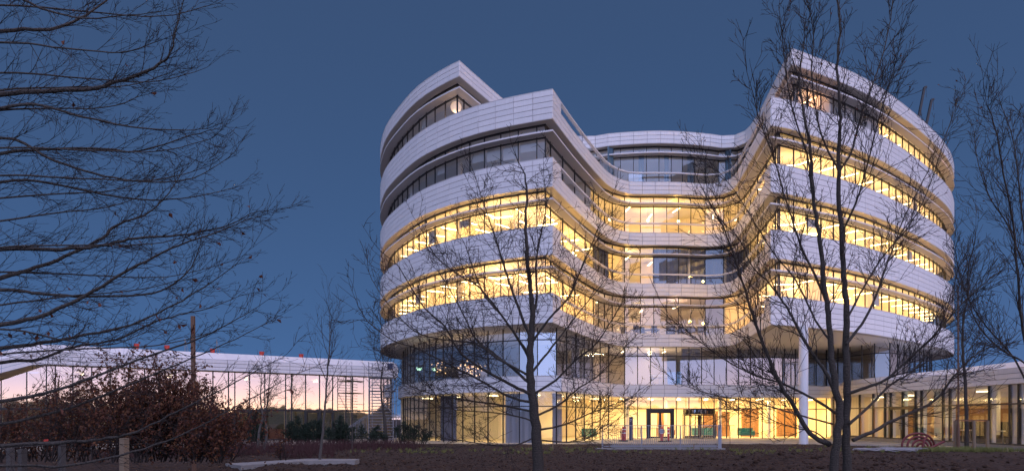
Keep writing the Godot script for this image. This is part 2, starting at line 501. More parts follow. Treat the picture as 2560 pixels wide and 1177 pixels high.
func tower() -> void:
	T = thing("office_tower", "tall curved office tower with white panel bands and gold lit window rows", "building", Vector3(15, 0, -62))
	var lc := Vector2(2.52, 44.8); var rc := Vector2(16.41, 45.84)
	left_line = spline([Vector2(-12, 72), Vector2(-12.1, 68), Vector2(-11.75, 64.5), Vector2(-11.2, 62), Vector2(-10.15, 58.6), Vector2(-8.3, 54.6), Vector2(-6.66, 51.7), Vector2(-4.75, 49.35), Vector2(-2.64, 47.45), Vector2(0, 45.9), lc], 25)
	recess_line = spline([lc, Vector2(3.72, 48.1), Vector2(4.95, 51.3), Vector2(6.6, 55.3), Vector2(7.7, 57.7), Vector2(8.9, 59.3), Vector2(10.1, 59.95), Vector2(12.2, 59.95), Vector2(14.4, 60.1), Vector2(16.2, 60.5), Vector2(17.4, 60.2), Vector2(17.95, 59.0), Vector2(17.85, 57.0), Vector2(17.4, 53.4), Vector2(16.9, 49.6), rc], 480)
	recess_line = bays(recess_line)
	right_line = spline([rc, Vector2(17.9, 46.45), Vector2(19.72, 47.5), Vector2(22.6, 49.2), Vector2(25.32, 51.1), Vector2(27.99, 53.3), Vector2(32.23, 57.2), Vector2(36.2, 61.2), Vector2(39.0, 64.4), Vector2(40.9, 67), Vector2(42.3, 69.2), Vector2(43.2, 71.8), Vector2(43.5, 75), Vector2(43, 78)], 32)
	# the roof: its left volume stops short at a corner of its own
	var tl := Vector2(-3.5, 48.13)
	var keep := PackedVector2Array()
	for q in left_line:
		if q.x < tl.x - 0.5 or q.y > 60: keep.append(q)
	keep.append(tl)
	roof_left = keep
	roof_recess = spline([tl, Vector2(-0.89, 53.5), Vector2(1.6, 58.2), Vector2(3.4, 60.4), Vector2(6.41, 61.1), Vector2(8.1, 60.5), Vector2(10.1, 60.1), Vector2(12.2, 59.9), Vector2(14.4, 60.1), Vector2(16.65, 60.6), Vector2(18.0, 61.0), Vector2(19.0, 60.6), Vector2(19.4, 59.2), Vector2(19.25, 56.5), Vector2(18.7, 52), Vector2(18.3, 49.3), Vector2(18.0, 46.53)], 480)
	roof_recess = bays(roof_recess)
	var roof_right := right_line.duplicate()
	roof_right.remove_at(0)
	roof_right[0] = Vector2(18.0, 46.53)
	var front := joined([left_line, recess_line, right_line])
	var roof_front := joined([roof_left, roof_recess, roof_right])
	# slabs, bands, fins and rails
	for f in 5:
		var z: float = ZB[f]
		var line := roof_front if f == 4 else front
		var slab := MB.new()
		slab.prism(closed_plan(line, -0.07), z + 0.01, z + 0.98)
		part("floor_slab" if f < 4 else "roof_slab", slab, M.white, T)
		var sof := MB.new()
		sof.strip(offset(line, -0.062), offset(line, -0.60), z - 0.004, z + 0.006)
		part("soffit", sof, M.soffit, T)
		var backing := MB.new()
		backing.strip(offset(line, -0.035), offset(line, -0.066), z + 0.02, z + 0.97)
		part("band_backing", backing, M.joint, T)
		var edge := MB.new()   # drip edge under the band
		edge.strip(offset(line, 0.006), offset(line, -0.06), z - 0.012, z + 0.012)
		part("drip_edge", edge, M.rail, T)
		if f == 4:
			for k in line.size() - 1:
				for r in 3: add_panel(line[k], line[k + 1], z + 0.015 + r * 0.33, z + 0.015 + (r + 1) * 0.33, panels)
			var cap := MB.new()
			cap.strip(offset(line, 0.015), offset(line, -0.35), z + 1.0, z + 1.03)
			part("parapet_cap", cap, M.rail, T)
		else:
			for L in [left_line, recess_line, right_line]:
				for k in L.size() - 1:
					var full: bool = L != recess_line or k == 0 or k == L.size() - 2
					for r in (5 if full else 3):
						var h := 0.36 if full else 0.336
						add_panel(L[k], L[k + 1], z + 0.01 + r * h, z + 0.01 + (r + 1) * h, panels)
			# the raised part of the band on the outer faces, and the rail that carries its line through the recess
			var n := recess_line.size()
			for L in [joined([left_line, recess_line.slice(0, 2)]), joined([recess_line.slice(n - 2), right_line])]:
				var up := MB.new()
				up.strip(offset(L, -0.036), offset(L, -0.2), z + 0.98, z + 1.80)
				part("band_backing", up, M.joint, T)
				var cap := MB.new()
				cap.strip(offset(L, 0.01), offset(L, -0.24), z + 1.81, z + 1.835)
				part("parapet_cap", cap, M.rail, T)
			var mid := recess_line.slice(1, n - 1)
			var rail := MB.new()
			rail.strip(offset(mid, 0.0), offset(mid, -0.2), z + 1.735, z + 1.835)
			part("hand_rail", rail, M.rail, T)
			var sill := MB.new()
			sill.strip(offset(mid, 0.01), offset(mid, -0.6), z + 1.015, z + 1.03)
			part("sill", sill, M.rail, T)
	for f in 4:   # storeys above the overhang
		var top := f == 3
		var y0: float = ZB[f] + 0.985
		var y1: float = ZB[f + 1] + 0.01
		var fin_y: float = ZB[f + 1] - 0.78
		var ls := [roof_left, roof_recess, roof_right] if top else [left_line, recess_line, right_line]
		var whole := offset(joined(ls), -0.7)
		var cut := []
		var s := 0
		for L in ls:
			cut.append(whole.slice(s, s + L.size())); s += L.size() - 1
		glazed_floor(cut, y0, y1, [0.72, 0.0, 0.72], fin_y)
		var fin := MB.new()
		fin.strip(offset(joined(ls), 0.0), offset(joined(ls), -0.63), fin_y, fin_y + 0.08)
		part("sun_fin", fin, M.fin, T)
		var nose := MB.new()
		nose.strip(offset(joined(ls), 0.02), offset(joined(ls), 0.002), fin_y - 0.01, fin_y + 0.09)
		part("fin_edge", nose, M.rail, T)
	# terrace on the roof of the left wing: glass balustrade behind the rail
	var bal := Pool.new()
	var mid2 := offset(recess_line.slice(1, 11), -0.13)
	for k in mid2.size() - 1: add_pane(mid2[k], mid2[k + 1], ZB[3] + 1.03, ZB[3] + 1.70, 0, bal)
	flush_pool(bal, "balustrade_pane", [M.glass_low], T)
	for k in range(0, mid2.size(), 2):
		var mb := MB.new()
		mb.cyl(V(mid2[k], ZB[3] + 1.0), V(mid2[k], ZB[3] + 1.72), 0.03, 8)
		part("balustrade_post", mb, M.steel, T)
	# inner core, so that rooms have a back wall
	var cores := Geometry2D.offset_polygon(closed_plan(front, -0.7), -6.2)
	for poly in cores:
		if absf(poly.size()) > 3:
			var mb := MB.new()
			mb.prism(poly, 7.64, 24.44, false, true)
			part("core_wall", mb, M.inner, T)
	inside = Geometry2D.offset_polygon(closed_plan(front, -0.7), -0.4)[0]
	floor_finish(front)
	rooms()
	lower_floors()
	flush_pool(panels, "cladding_panel", [M.panel, M.panel_b, M.panel_c], T)
	flush_pool(panes, "window_pane", [M.glass, M.glass_low, M.glass_mirror], T)
	flush_pool(mullions, "mullion", [M.dark], T)

func bays(dense: PackedVector2Array) -> PackedVector2Array:   # wide bays along the sides of the recess, narrow ones across its back
	var n := dense.size() - 1
	var l := length_of(dense)
	var at_ := [0.0, 1.9, 4.7, 7.5, 10.2, 12.4]
	var m := int(round((l - 24.8) / 1.12))
	for k in range(1, m): at_.append(12.4 + (l - 24.8) * k / m)
	for q in [12.4, 10.2, 7.5, 4.7, 1.9, 0.0]: at_.append(l - q)
	var out := PackedVector2Array()
	for q in at_: out.append(dense[clampi(roundi(q / l * n), 0, n)])
	return out

func floor_finish(front: PackedVector2Array) -> void:
	for f in 4:
		var mb := MB.new()
		mb.prism(closed_plan(front, -0.85), ZB[f] + 0.984, ZB[f] + 0.992)
		part("floor_finish", mb, M.floor, T)

func partition(L: PackedVector2Array, k: int, y0: float, y1: float, deep := 7.5) -> void:
	var d := inward(L, k)
	var mb := MB.new()
	mb.bar(V(L[k] + d * 0.95, (y0 + y1) / 2), V(L[k] + d * deep, (y0 + y1) / 2), 0.14, y1 - y0)
	part("partition_wall", mb, M.inner, T)

func light_row(L: PackedVector2Array, from: int, to: int, f: int, e: float, col: Color, mat: Material, every := 1, l := 1.5) -> void:
	var room := 1.0
	for k in range(from, to, every):
		if (k - from) % 5 == 0: room = rng.randf_range(0.72, 1.15)
		var p := (L[k] + L[k + 1]) / 2
		var t := (L[k + 1] - L[k]).normalized()
		var d := Vector2(-t.y, t.x)
		var deep := 2.3 if (k / every) % 2 == 0 else 4.6
		if not (Geometry2D.is_point_in_polygon(p + d * (deep - l * 0.5), inside) and Geometry2D.is_point_in_polygon(p + d * (deep + l * 0.5), inside)): continue
		var y: float = ZB[f + 1] - rng.randf_range(0.55, 0.62)
		var mb := MB.new()
		mb.bar(V(p + d * (deep - l / 2), y), V(p + d * (deep + l / 2), y), 0.09, 0.05)
		part("ceiling_lamp", mb, mat, T)
		var o := OmniLight3D.new()   # shines up on the ceiling as well as down
		o.name = "lamp_glow"
		o.light_energy = e * 0.34 * room; o.light_color = Color(col.r, col.g * rng.randf_range(0.92, 1.1), col.b * rng.randf_range(0.8, 1.5)).linear_to_srgb(); o.light_size = 0.12; o.omni_range = 30; o.omni_attenuation = 2; o.shadow_enabled = true
		o.position = V(p + d * deep, y - 0.17) - T.position
		T.add_child(o, true)

func rooms() -> void:
	var gold := Color(1.0, 0.54, 0.115)
	var n := recess_line.size() - 1
	var nl := left_line.size() - 1
	# storey numbers: 0 is the one above the overhang band, 3 the top one
	light_row(left_line, nl - 21, nl, 0, 5.0, gold, M.lamp)
	light_row(left_line, nl - 20, nl, 1, 4.2, gold, M.lamp)
	light_row(recess_line, 0, 6, 0, 8.0, gold, M.lamp)
	light_row(recess_line, 0, 8, 1, 8.0, gold, M.lamp)
	light_row(recess_line, 7, n - 6, 0, 5.5, Color(1.0, 0.55, 0.30), M.lamp, 3)
	light_row(recess_line, n - 6, n, 0, 7.0, gold, M.lamp)
	light_row(recess_line, 9, 13, 1, 6.0, gold, M.lamp, 2)
	light_row(recess_line, n - 6, n, 1, 7.0, gold, M.lamp)
	light_row(recess_line, 5, n - 6, 2, 6.0, gold, M.lamp, 2)
	light_row(recess_line, n - 6, n, 2, 7.0, gold, M.lamp)
	for f in 3: light_row(right_line, 0, 27, f, 5.2 - f * 0.2, gold, M.lamp)
	light_row(right_line, 1, 5, 3, 3.0, Color(1.0, 0.45, 0.16), M.lamp_orange)
	light_row(right_line, 11, 27, 3, 5.0, gold, M.lamp)
	partition(recess_line, 5, ZB[2] + 0.98, ZB[3])
	partition(right_line, 5, ZB[3] + 0.98, ZB[4], 5.0)
	partition(right_line, 10, ZB[3] + 0.98, ZB[4])
	partition(recess_line, 6, ZB[0] + 0.98, ZB[1], 6.5)
	partition(recess_line, n - 7, ZB[0] + 0.98, ZB[1], 6.5)
	partition(recess_line, 9, ZB[1] + 0.98, ZB[2], 6.5)
	partition(recess_line, 14, ZB[1] + 0.98, ZB[2], 6.5)
	partition(recess_line, n - 7, ZB[1] + 0.98, ZB[2], 6.5)
	for f in 4:
		partition(left_line, 3, ZB[f] + 0.98, ZB[f + 1], 9.0)
		partition(right_line, 29, ZB[f] + 0.98, ZB[f + 1], 9.0)
	# cross walls between the lit rooms
	for q in [[0, 8, 0], [0, 13, 0], [0, 18, 0], [0, 10, 1], [0, 16, 1], [1, 6, 0], [1, 12, 0], [1, 17, 0], [1, 23, 0], [1, 8, 1], [1, 14, 1], [1, 20, 1], [1, 5, 2], [1, 11, 2], [1, 18, 2], [1, 16, 3]]:
		var L: PackedVector2Array = [left_line, right_line][q[0]]
		var d := inward(L, q[1])
		var mb := MB.new()
		mb.bar(V(L[q[1]] + d * 2.4, (ZB[q[2]] + ZB[q[2] + 1] + 0.98) / 2), V(L[q[1]] + d * 6.4, (ZB[q[2]] + ZB[q[2] + 1] + 0.98) / 2), 0.12, ZB[q[2] + 1] - ZB[q[2]] - 0.99)
		part("partition_wall", mb, M.inner, T)
	# white columns, and a few roller blinds drawn down behind the glass
	for f in 4:
		for L in [left_line, right_line]:
			for k in range(2, L.size() - 2, 5):
				var p: Vector2 = L[k] + inward(L, k) * 2.8
				if f == 3 and L == left_line and k > 18 or not Geometry2D.is_point_in_polygon(p, inside): continue
				var mb := MB.new()
				mb.cyl(V(p, ZB[f] + 0.98), V(p, ZB[f + 1]), 0.2, 14)
				part("inner_column", mb, M.inner, T)
	for q in [[0, 14, 0, 0.7], [0, 19, 1, 0.5], [0, 16, 1, 0.95], [0, 20, 2, 0.6], [0, 21, 2, 0.75], [0, 17, 2, 0.5], [0, 22, 2, 0.9], [0, 23, 2, 0.6], [0, 13, 2, 0.7], [0, 12, 3, 0.8], [0, 15, 3, 0.6], [1, 6, 3, 0.9], [1, 8, 3, 1.2], [1, 9, 3, 1.6], [1, 3, 1, 0.6], [1, 9, 0, 0.9], [1, 14, 1, 0.7], [1, 15, 2, 0.8]]:
		var L: PackedVector2Array = offset([left_line, right_line][q[0]], -0.86)
		var mb := MB.new()
		var a := L[q[1]].lerp(L[q[1] + 1], 0.06); var b := L[q[1]].lerp(L[q[1] + 1], 0.94)
		var y: float = ZB[q[2] + 1] - 0.9
		var off := V((b - a).orthogonal().normalized() * 0.006, 0)
		mb.obox((V(a, y) + V(b, y)) / 2 - Vector3(0, q[3] / 2, 0), (V(b, 0) - V(a, 0)) / 2, Vector3(0, q[3] / 2, 0), off)
		part("roller_blind", mb, M.blind, T)
	# pendant lamps in the recess
	for q in [[9, 2, 3.3], [11, 2, 3.3], [14, 2, 3.2], [16, 2, 3.3], [8, 1, 2.6], [5, 1, 2.4], [18, 0, 2.6]]:
		var p: Vector2 = recess_line[q[0]] + inward(recess_line, q[0]) * q[2]
		var y: float = ZB[q[1] + 1] - 1.3
		var cord := MB.new()
		cord.cyl(V(p, y + 0.1), V(p, ZB[q[1] + 1]), 0.012, 6)
		var c := part("pendant_cord", cord, M.black, T)
		var bulb := MB.new()
		bulb.blob(V(p, y), Vector3(0.11, 0.13, 0.11))
		part("lamp_bulb", bulb, M.lamp, c)
		var o := OmniLight3D.new()
		o.name = "pendant_glow"
		o.light_energy = 0.6; o.light_color = gold.linear_to_srgb(); o.light_size = 0.1; o.omni_range = 20; o.omni_attenuation = 2; o.shadow_enabled = true
		o.position = V(p, y) - T.position
		T.add_child(o, true)
	# round lamp behind the corner of the top left room
	var gp := Vector2(-3.9, 50.3)
	var gl := MB.new()
	gl.blob(V(gp, 23.3), Vector3(0.38, 0.38, 0.38), 10, 16)
	part("globe_lamp", gl, glow(Color(1.0, 0.62, 0.34), 0.6), T)
	var go := OmniLight3D.new()
	go.name = "globe_glow"
	go.light_energy = 0.9; go.light_color = Color(1.0, 0.62, 0.34).linear_to_srgb(); go.light_size = 0.4; go.omni_range = 20; go.omni_attenuation = 2; go.shadow_enabled = true
	go.position = V(gp, 22.75) - T.position
	T.add_child(go, true)

# ---- ground floor and first floor, set back under the overhang
var low_line: PackedVector2Array
func lower_floors() -> void:
	var lo := offset(left_line, -2.0)
	var lcor := Vector2(2.93, 47.5)
	lo = lo.slice(0, lo.size() - 2)
	lo.append(lcor)
	var lowl := resample(lo, 24)
	var lowr := joined([resample(PackedVector2Array([lcor, Vector2(4.6, 51.5), Vector2(6.3, 55.6), Vector2(7.7, 58.7), Vector2(8.5, 59.8), Vector2(9.4, 60.3)]), 7), resample(PackedVector2Array([Vector2(9.4, 60.3), Vector2(14, 60.45), Vector2(18, 60.8), Vector2(22.4, 61.6), Vector2(27.5, 63.2)]), 17)])
	low_line = joined([lowl, lowr])
	var all := low_line
	# first floor: runs on under the right wing, then comes forward again
	var rw := spline([Vector2(27.5, 63.2), Vector2(28.3, 60.2), Vector2(28.9, 57.6), Vector2(29.5, 56.9), Vector2(31.3, 58.3), Vector2(34.5, 61.5), Vector2(37.5, 65), Vector2(39.6, 68.2), Vector2(41.2, 72), Vector2(41.5, 76)], 21)
	var y1 := 4.44; var y2 := 7.63; var yt := 6.84
	var upper := joined([all, rw])
	for L in [lowl, lowr, rw]:
		for k in L.size() - 1:
			add_pane(L[k], L[k + 1], y1, yt - 0.03, 2 if L == lowl else 1, panes)
			add_pane(L[k], L[k + 1], yt + 0.03, y2, 2 if L == lowl else 1, panes)
		for k in L.size(): add_mullion(L[k], tangent(L, k), y1, y2, mullions, 0.06)
	var fr := MB.new()
	fr.strip(offset(upper, 0.045), offset(upper, -0.09), yt - 0.035, yt + 0.035)
	part("transom", fr, M.dark, T)
	var cw := MB.new()
	cw.strip(offset(rw.slice(4), -1.9), offset(rw.slice(4), -2.05), 4.44, 7.62)
	part("inner_wall", cw, M.dim, T)
	# the white band between the two floors
	var bl := offset(all, 0.45)
	for k in bl.size() - 1:
		for r in 3: add_panel(bl[k], bl[k + 1], 3.42 + r * 0.338, 3.42 + (r + 1) * 0.338, panels)
	var bk := MB.new()
	bk.strip(offset(all, 0.41), offset(all, 0.36), 3.42, 4.44)
	part("band_backing", bk, M.joint, T)
	var cap := MB.new()
	cap.strip(offset(all, 0.47), offset(all, 0.04), 4.445, 4.47)
	part("parapet_cap", cap, M.rail, T)
	var sl := MB.new()
	sl.prism(joined([offset(all, 0.36), PackedVector2Array([Vector2(30, 64.5), Vector2(42, 76), Vector2(30, 92), Vector2(2, 90), Vector2(-8, 82)])]), 3.43, 4.42)
	part("floor_slab", sl, M.white, T)
	var sl2 := MB.new()
	sl2.prism(joined([offset(rw, 0.1), PackedVector2Array([Vector2(30, 90), Vector2(27.5, 80)])]), 4.0, 4.43)
	part("floor_slab", sl2, M.white, T)
	# ground floor glass; the doors take the place of some bays
	for L in [lowl, lowr]:
		for k in L.size() - 1:
			var mid: Vector2 = (L[k] + L[k + 1]) / 2
			add_pane(L[k], L[k + 1], 2.5, 3.42, 0, panes)
			var door: bool = mid.y > 59.5 and (mid.x > 11.2 and mid.x < 13.6 or mid.x > 14.4 and mid.x < 17.0)
			if not door: add_pane(L[k], L[k + 1], 0.1, 2.44, 0, panes)
		for k in L.size():
			var q: Vector2 = L[k]
			var in_door: bool = q.y > 59.5 and (q.x > 11.6 and q.x < 13.3 or q.x > 14.5 and q.x < 16.9)
			add_mullion(q, tangent(L, k), 2.47 if in_door else 0.0, 3.42, mullions, 0.06)
	var fr2 := MB.new()
	fr2.strip(offset(all, 0.045), offset(all, -0.09), 2.435, 2.505)
	part("transom", fr2, M.dark, T)
	var gf := MB.new()
	gf.prism(joined([all, PackedVector2Array([Vector2(30, 66), Vector2(30, 84), Vector2(-6, 84)])]), -0.1, 0.012)
	part("ground_slab", gf, M.floor, T)
	# back walls of the ground floor and first floor
	for w in [[Vector2(-10.2, 66.5), Vector2(-8, 68), 0.0, 3.43], [Vector2(-10.2, 67), Vector2(-6, 66), 4.42, 7.63], [Vector2(6, 56.5), Vector2(8, 66.4), 4.42, 7.63], [Vector2(26, 67), Vector2(31, 66), 4.42, 7.63], [Vector2(-8, 68), Vector2(-1, 58), 0.0, 3.43], [Vector2(-1, 58), Vector2(3.5, 62), 0.0, 3.43], [Vector2(3.5, 62), Vector2(3.5, 70), 0.0, 3.43], [Vector2(3.5, 70), Vector2(30, 70), 0.0, 3.43], [Vector2(30, 70), Vector2(30, 64), 0.0, 3.43], [Vector2(8, 66.4), Vector2(14.2, 66.4), 4.42, 7.63], [Vector2(-6, 66), Vector2(6, 56.5), 4.42, 7.63], [Vector2(15.2, 63), Vector2(26, 67), 4.42, 7.63], [Vector2(31, 66), Vector2(30.3, 60.5), 4.42, 7.63]]:
		var mb := MB.new()
		mb.bar(V(w[0], (w[2] + w[3]) / 2), V(w[1], (w[2] + w[3]) / 2), 0.2, w[3] - w[2])
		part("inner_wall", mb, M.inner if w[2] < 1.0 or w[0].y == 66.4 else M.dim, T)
	var pale := Color(1.0, 0.65, 0.22)
	for x in [9.5, 12.0, 14.5, 17.0, 19.5, 22.0, 24.5, 27.0]:
		lamp_bar(Vector2(x, 63.2 + maxf(0, x - 18) * 0.18), Vector2(0, 1), 1.2, 3.36, 17.0, pale, M.lamp, T)
		lamp_bar(Vector2(x + 0.9, 66.8 + maxf(0, x - 18) * 0.1), Vector2(0, 1), 1.2, 3.36, 22.0, pale, M.lamp, T)
	for q in [[6.9, 60.6, 20.0], [5.1, 56.6, 18.0], [3.4, 52.8, 12.0], [1.6, 50.6, 9.0], [-1.4, 52.2, 9.0], [-4.4, 55.2, 9.0], [-7.0, 59.8, 9.0]]:
		lamp_bar(Vector2(q[0], q[1]), Vector2(0.6, 0.8), 1.2, 3.3, q[2], Color(1.0, 0.70, 0.26), M.lamp, T)
	# first floor: a lit room beside the entrance, and a few dim ones
	for q in [[9.6, 62.8, 2.6], [11.9, 62.6, 3.2], [13.2, 62.8, 3.2], [12.4, 65, 2.0]]:
		lamp_bar(Vector2(q[0], q[1]), Vector2(0, 1), 1.2, 7.4, q[2] * 2.2, Color(1.0, 0.66, 0.38), M.lamp, T)
	# cluster of small bulbs: three chandeliers on the first floor, left
	for q in [[1097, 921, 55.5], [1160, 919, 53.0], [1191, 921, 52.0]]:
		var o := at(q[0], q[1], q[2])
		var mb := MB.new()
		for k in 22:
			var e := Vector3(rng.randfn(), rng.randfn() * 0.7, rng.randfn()) * 0.33
			mb.blob(o + e.limit_length(0.75), Vector3(0.05, 0.05, 0.05), 4, 6)
		part("chandelier_bulbs", mb, glow(Color(1.0, 0.56, 0.2), 2.2), T)
		var stem := MB.new()
		stem.cyl(o, Vector3(o.x, 7.6, o.z), 0.02, 6)
		part("chandelier_stem", stem, M.black, T)
		var om := OmniLight3D.new()
		om.name = "chandelier_glow"
		om.light_energy = 0.9; om.light_color = Color(1.0, 0.66, 0.34).linear_to_srgb(); om.light_size = 0.6; om.omni_range = 20; om.omni_attenuation = 2; om.shadow_enabled = true
		om.position = o - T.position
		T.add_child(om, true)
	entrance()

func entrance() -> void:
	# double door: dark frame, two leaves with glass
	var dm := MB.new()
	for x in [11.35, 13.42]: dm.box(Vector3(x - 0.11, 0.0, -60.56), Vector3(x + 0.11, 2.44, -60.24))
	dm.box(Vector3(11.46, 2.2, -60.56), Vector3(13.31, 2.43, -60.24))
	part("door_frame", dm, M.bronze, T)
	for s in 2:
		var x0 := 11.46 + s * 0.925
		var lf := MB.new()
		for b in [[0.0, 0.09, 0.02, 2.2], [0.835, 0.925, 0.02, 2.2]]: lf.box(Vector3(x0 + b[0], b[2], -60.44), Vector3(x0 + b[1], b[3], -60.38))
		lf.box(Vector3(x0 + 0.09, 0.02, -60.44), Vector3(x0 + 0.835, 0.16, -60.38))
		lf.box(Vector3(x0 + 0.09, 2.1, -60.44), Vector3(x0 + 0.835, 2.2, -60.38))
		var d := part("door", lf, M.bronze, T)
		var g := MB.new()
		g.quad(Vector3(x0 + 0.09, 0.16, -60.41), Vector3(x0 + 0.835, 0.16, -60.41), Vector3(x0 + 0.835, 2.1, -60.41), Vector3(x0 + 0.09, 2.1, -60.41), Vector3.BACK)
		part("door_pane", g, M.clear, d)
		var h := MB.new()
		h.cyl(Vector3(x0 + (0.80 if s == 0 else 0.12), 0.8, -60.33), Vector3(x0 + (0.80 if s == 0 else 0.12), 1.5, -60.33), 0.018, 8)
		part("door_handle", h, M.steel, d)
	# revolving door: a glass drum with a deep dark canopy, posts and four wings
	var o := Vector2(15.7, 60.6)
	var R := 1.32
	var cn := MB.new()
	var ring := PackedVector2Array()
	for k in 32: ring.append(o + Vector2(cos(TAU * k / 32), sin(TAU * k / 32)) * R)
	cn.prism(ring, 2.02, 2.42)
	var can := part("revolving_door_canopy", cn, M.bronze, T)
	for k in range(17, 32, 2):
		var mb := MB.new()
		var a := ring[k % 32]; var b := ring[(k + 2) % 32]
		var nd := ((a + b) / 2 - o).normalized() * 0.015
		mb.quad(V(a.lerp(b, 0.05) + nd, 2.07), V(a.lerp(b, 0.95) + nd, 2.07), V(a.lerp(b, 0.95) + nd, 2.37), V(a.lerp(b, 0.05) + nd, 2.37), V(nd, 0).normalized())
		part("canopy_panel", mb, glass(0.45), can)
	var bs := MB.new()
	bs.prism(ring, 0.012, 0.06)
	part("revolving_door_base", bs, M.bronze, T)
	for k in [1, 6, 10, 15, 17, 20, 28, 31]:
		var mb := MB.new()
		mb.cyl(V(ring[k], 0.05), V(ring[k], 2.03), 0.04, 8)
		part("revolving_door_post", mb, M.bronze, T)
	for k in [17, 18, 19, 28, 29, 30, 1, 2, 3, 4, 5, 10, 11, 12, 13, 14]:
		var mb := MB.new()
		var a := ring[k]; var b := ring[k + 1]
		mb.quad(V(a, 0.06), V(b, 0.06), V(b, 2.02), V(a, 2.02), V(((a + b) / 2 - o).normalized(), 0))
		part("drum_pane", mb, M.clear, T)
	for k in 4:
		var d := Vector2.from_angle(PI / 2 * k + 0.02) * (R - 0.06)
		var mb := MB.new()
		for b in [[0.04, 0.12], [0.92, 1.0]]: mb.bar(V(o + d * (b[0] + b[1]) / 2, 0.07), V(o + d * (b[0] + b[1]) / 2, 2.0), 0.1, 0.05)
		mb.bar(V(o + d * 0.04, 0.14), V(o + d, 0.14), 0.05, 0.14)
		mb.bar(V(o + d * 0.04, 1.95), V(o + d, 1.95), 0.05, 0.1)
		var w := part("revolving_door_wing", mb, M.bronze, T)
		var g := MB.new()
		var sd := d.orthogonal().normalized()
		g.quad(V(o + d * 0.1, 0.2), V(o + d * 0.93, 0.2), V(o + d * 0.93, 1.9), V(o + d * 0.1, 1.9), V(sd, 0))
		part("wing_pane", g, M.clear, w)
	# columns inside and the round column under the overhang
	for q in [[9.9, 62.2], [18.0, 62.6], [22.6, 63.6], [13.7, 64.5]]:
		var mb := MB.new()
		mb.cyl(Vector3(q[0], 0, -q[1]), Vector3(q[0], 3.44, -q[1]), 0.16, 16)
		part("inner_column", mb, M.white, T)
	var col := MB.new()
	col.cyl(Vector3(18.96, 0.0, -47.0), Vector3(18.96, 7.63, -47.0), 0.29, 28)
	part("round_column", col, M.panel, T)
	# timber clad boxes behind the glass, right
	for q in [[17.6, 20.3, 66.5, 2.3], [20.9, 22.6, 65.6, 2.6], [24.3, 26.4, 66.2, 2.5], [13.6, 14.7, 67.5, 2.4]]:
		for k in int((q[1] - q[0]) / 0.3):
			var mb := MB.new()
			mb.box(Vector3(q[0] + k * 0.3 + 0.006, 0.012, -q[2] - 0.3), Vector3(q[0] + k * 0.3 + 0.294, q[3], -q[2] + rng.randf_range(-0.01, 0.01)))
			part("timber_board", mb, M.wood, T)

# ---- the two low pavilions
func fascia(P: Node3D, line: PackedVector2Array, y0: float, yc: float, yt: float, lean: float, pool: Pool, rows := 3) -> void:   # upright panels, and above the crease panels that lean back
	for k in line.size() - 1:
		for r in rows: add_panel(line[k], line[k + 1], y0 + (yc - y0) * r / rows, y0 + (yc - y0) * (r + 1) / rows, pool)
	var top := offset(line, -lean)
	for k in line.size() - 1:
		var mb := MB.new()
		var a := V(line[k], yc + 0.006); var b := V(line[k + 1], yc + 0.006)
		var c := V(top[k + 1], yt); var e := V(top[k], yt)
		var g := (b - a).normalized() * 0.008
		var nn := (b - a).cross(e - a).normalized()
		if nn.y < 0: nn = -nn
		mb.quad(a + g, b - g, c - g, e + g, nn)
		mb.quad(a + g - nn * 0.05, b - g - nn * 0.05, c - g - nn * 0.05, e + g - nn * 0.05, -nn)
		pool.add(mb, rng.randi() % 3, seen_size((a + c) / 2, nn, (b - a).length() * 0.6))
	var bk := MB.new()
	bk.strip(offset(line, -0.03), offset(line, -0.1), y0 + 0.01, yc)
	part("band_backing", bk, M.joint, P)

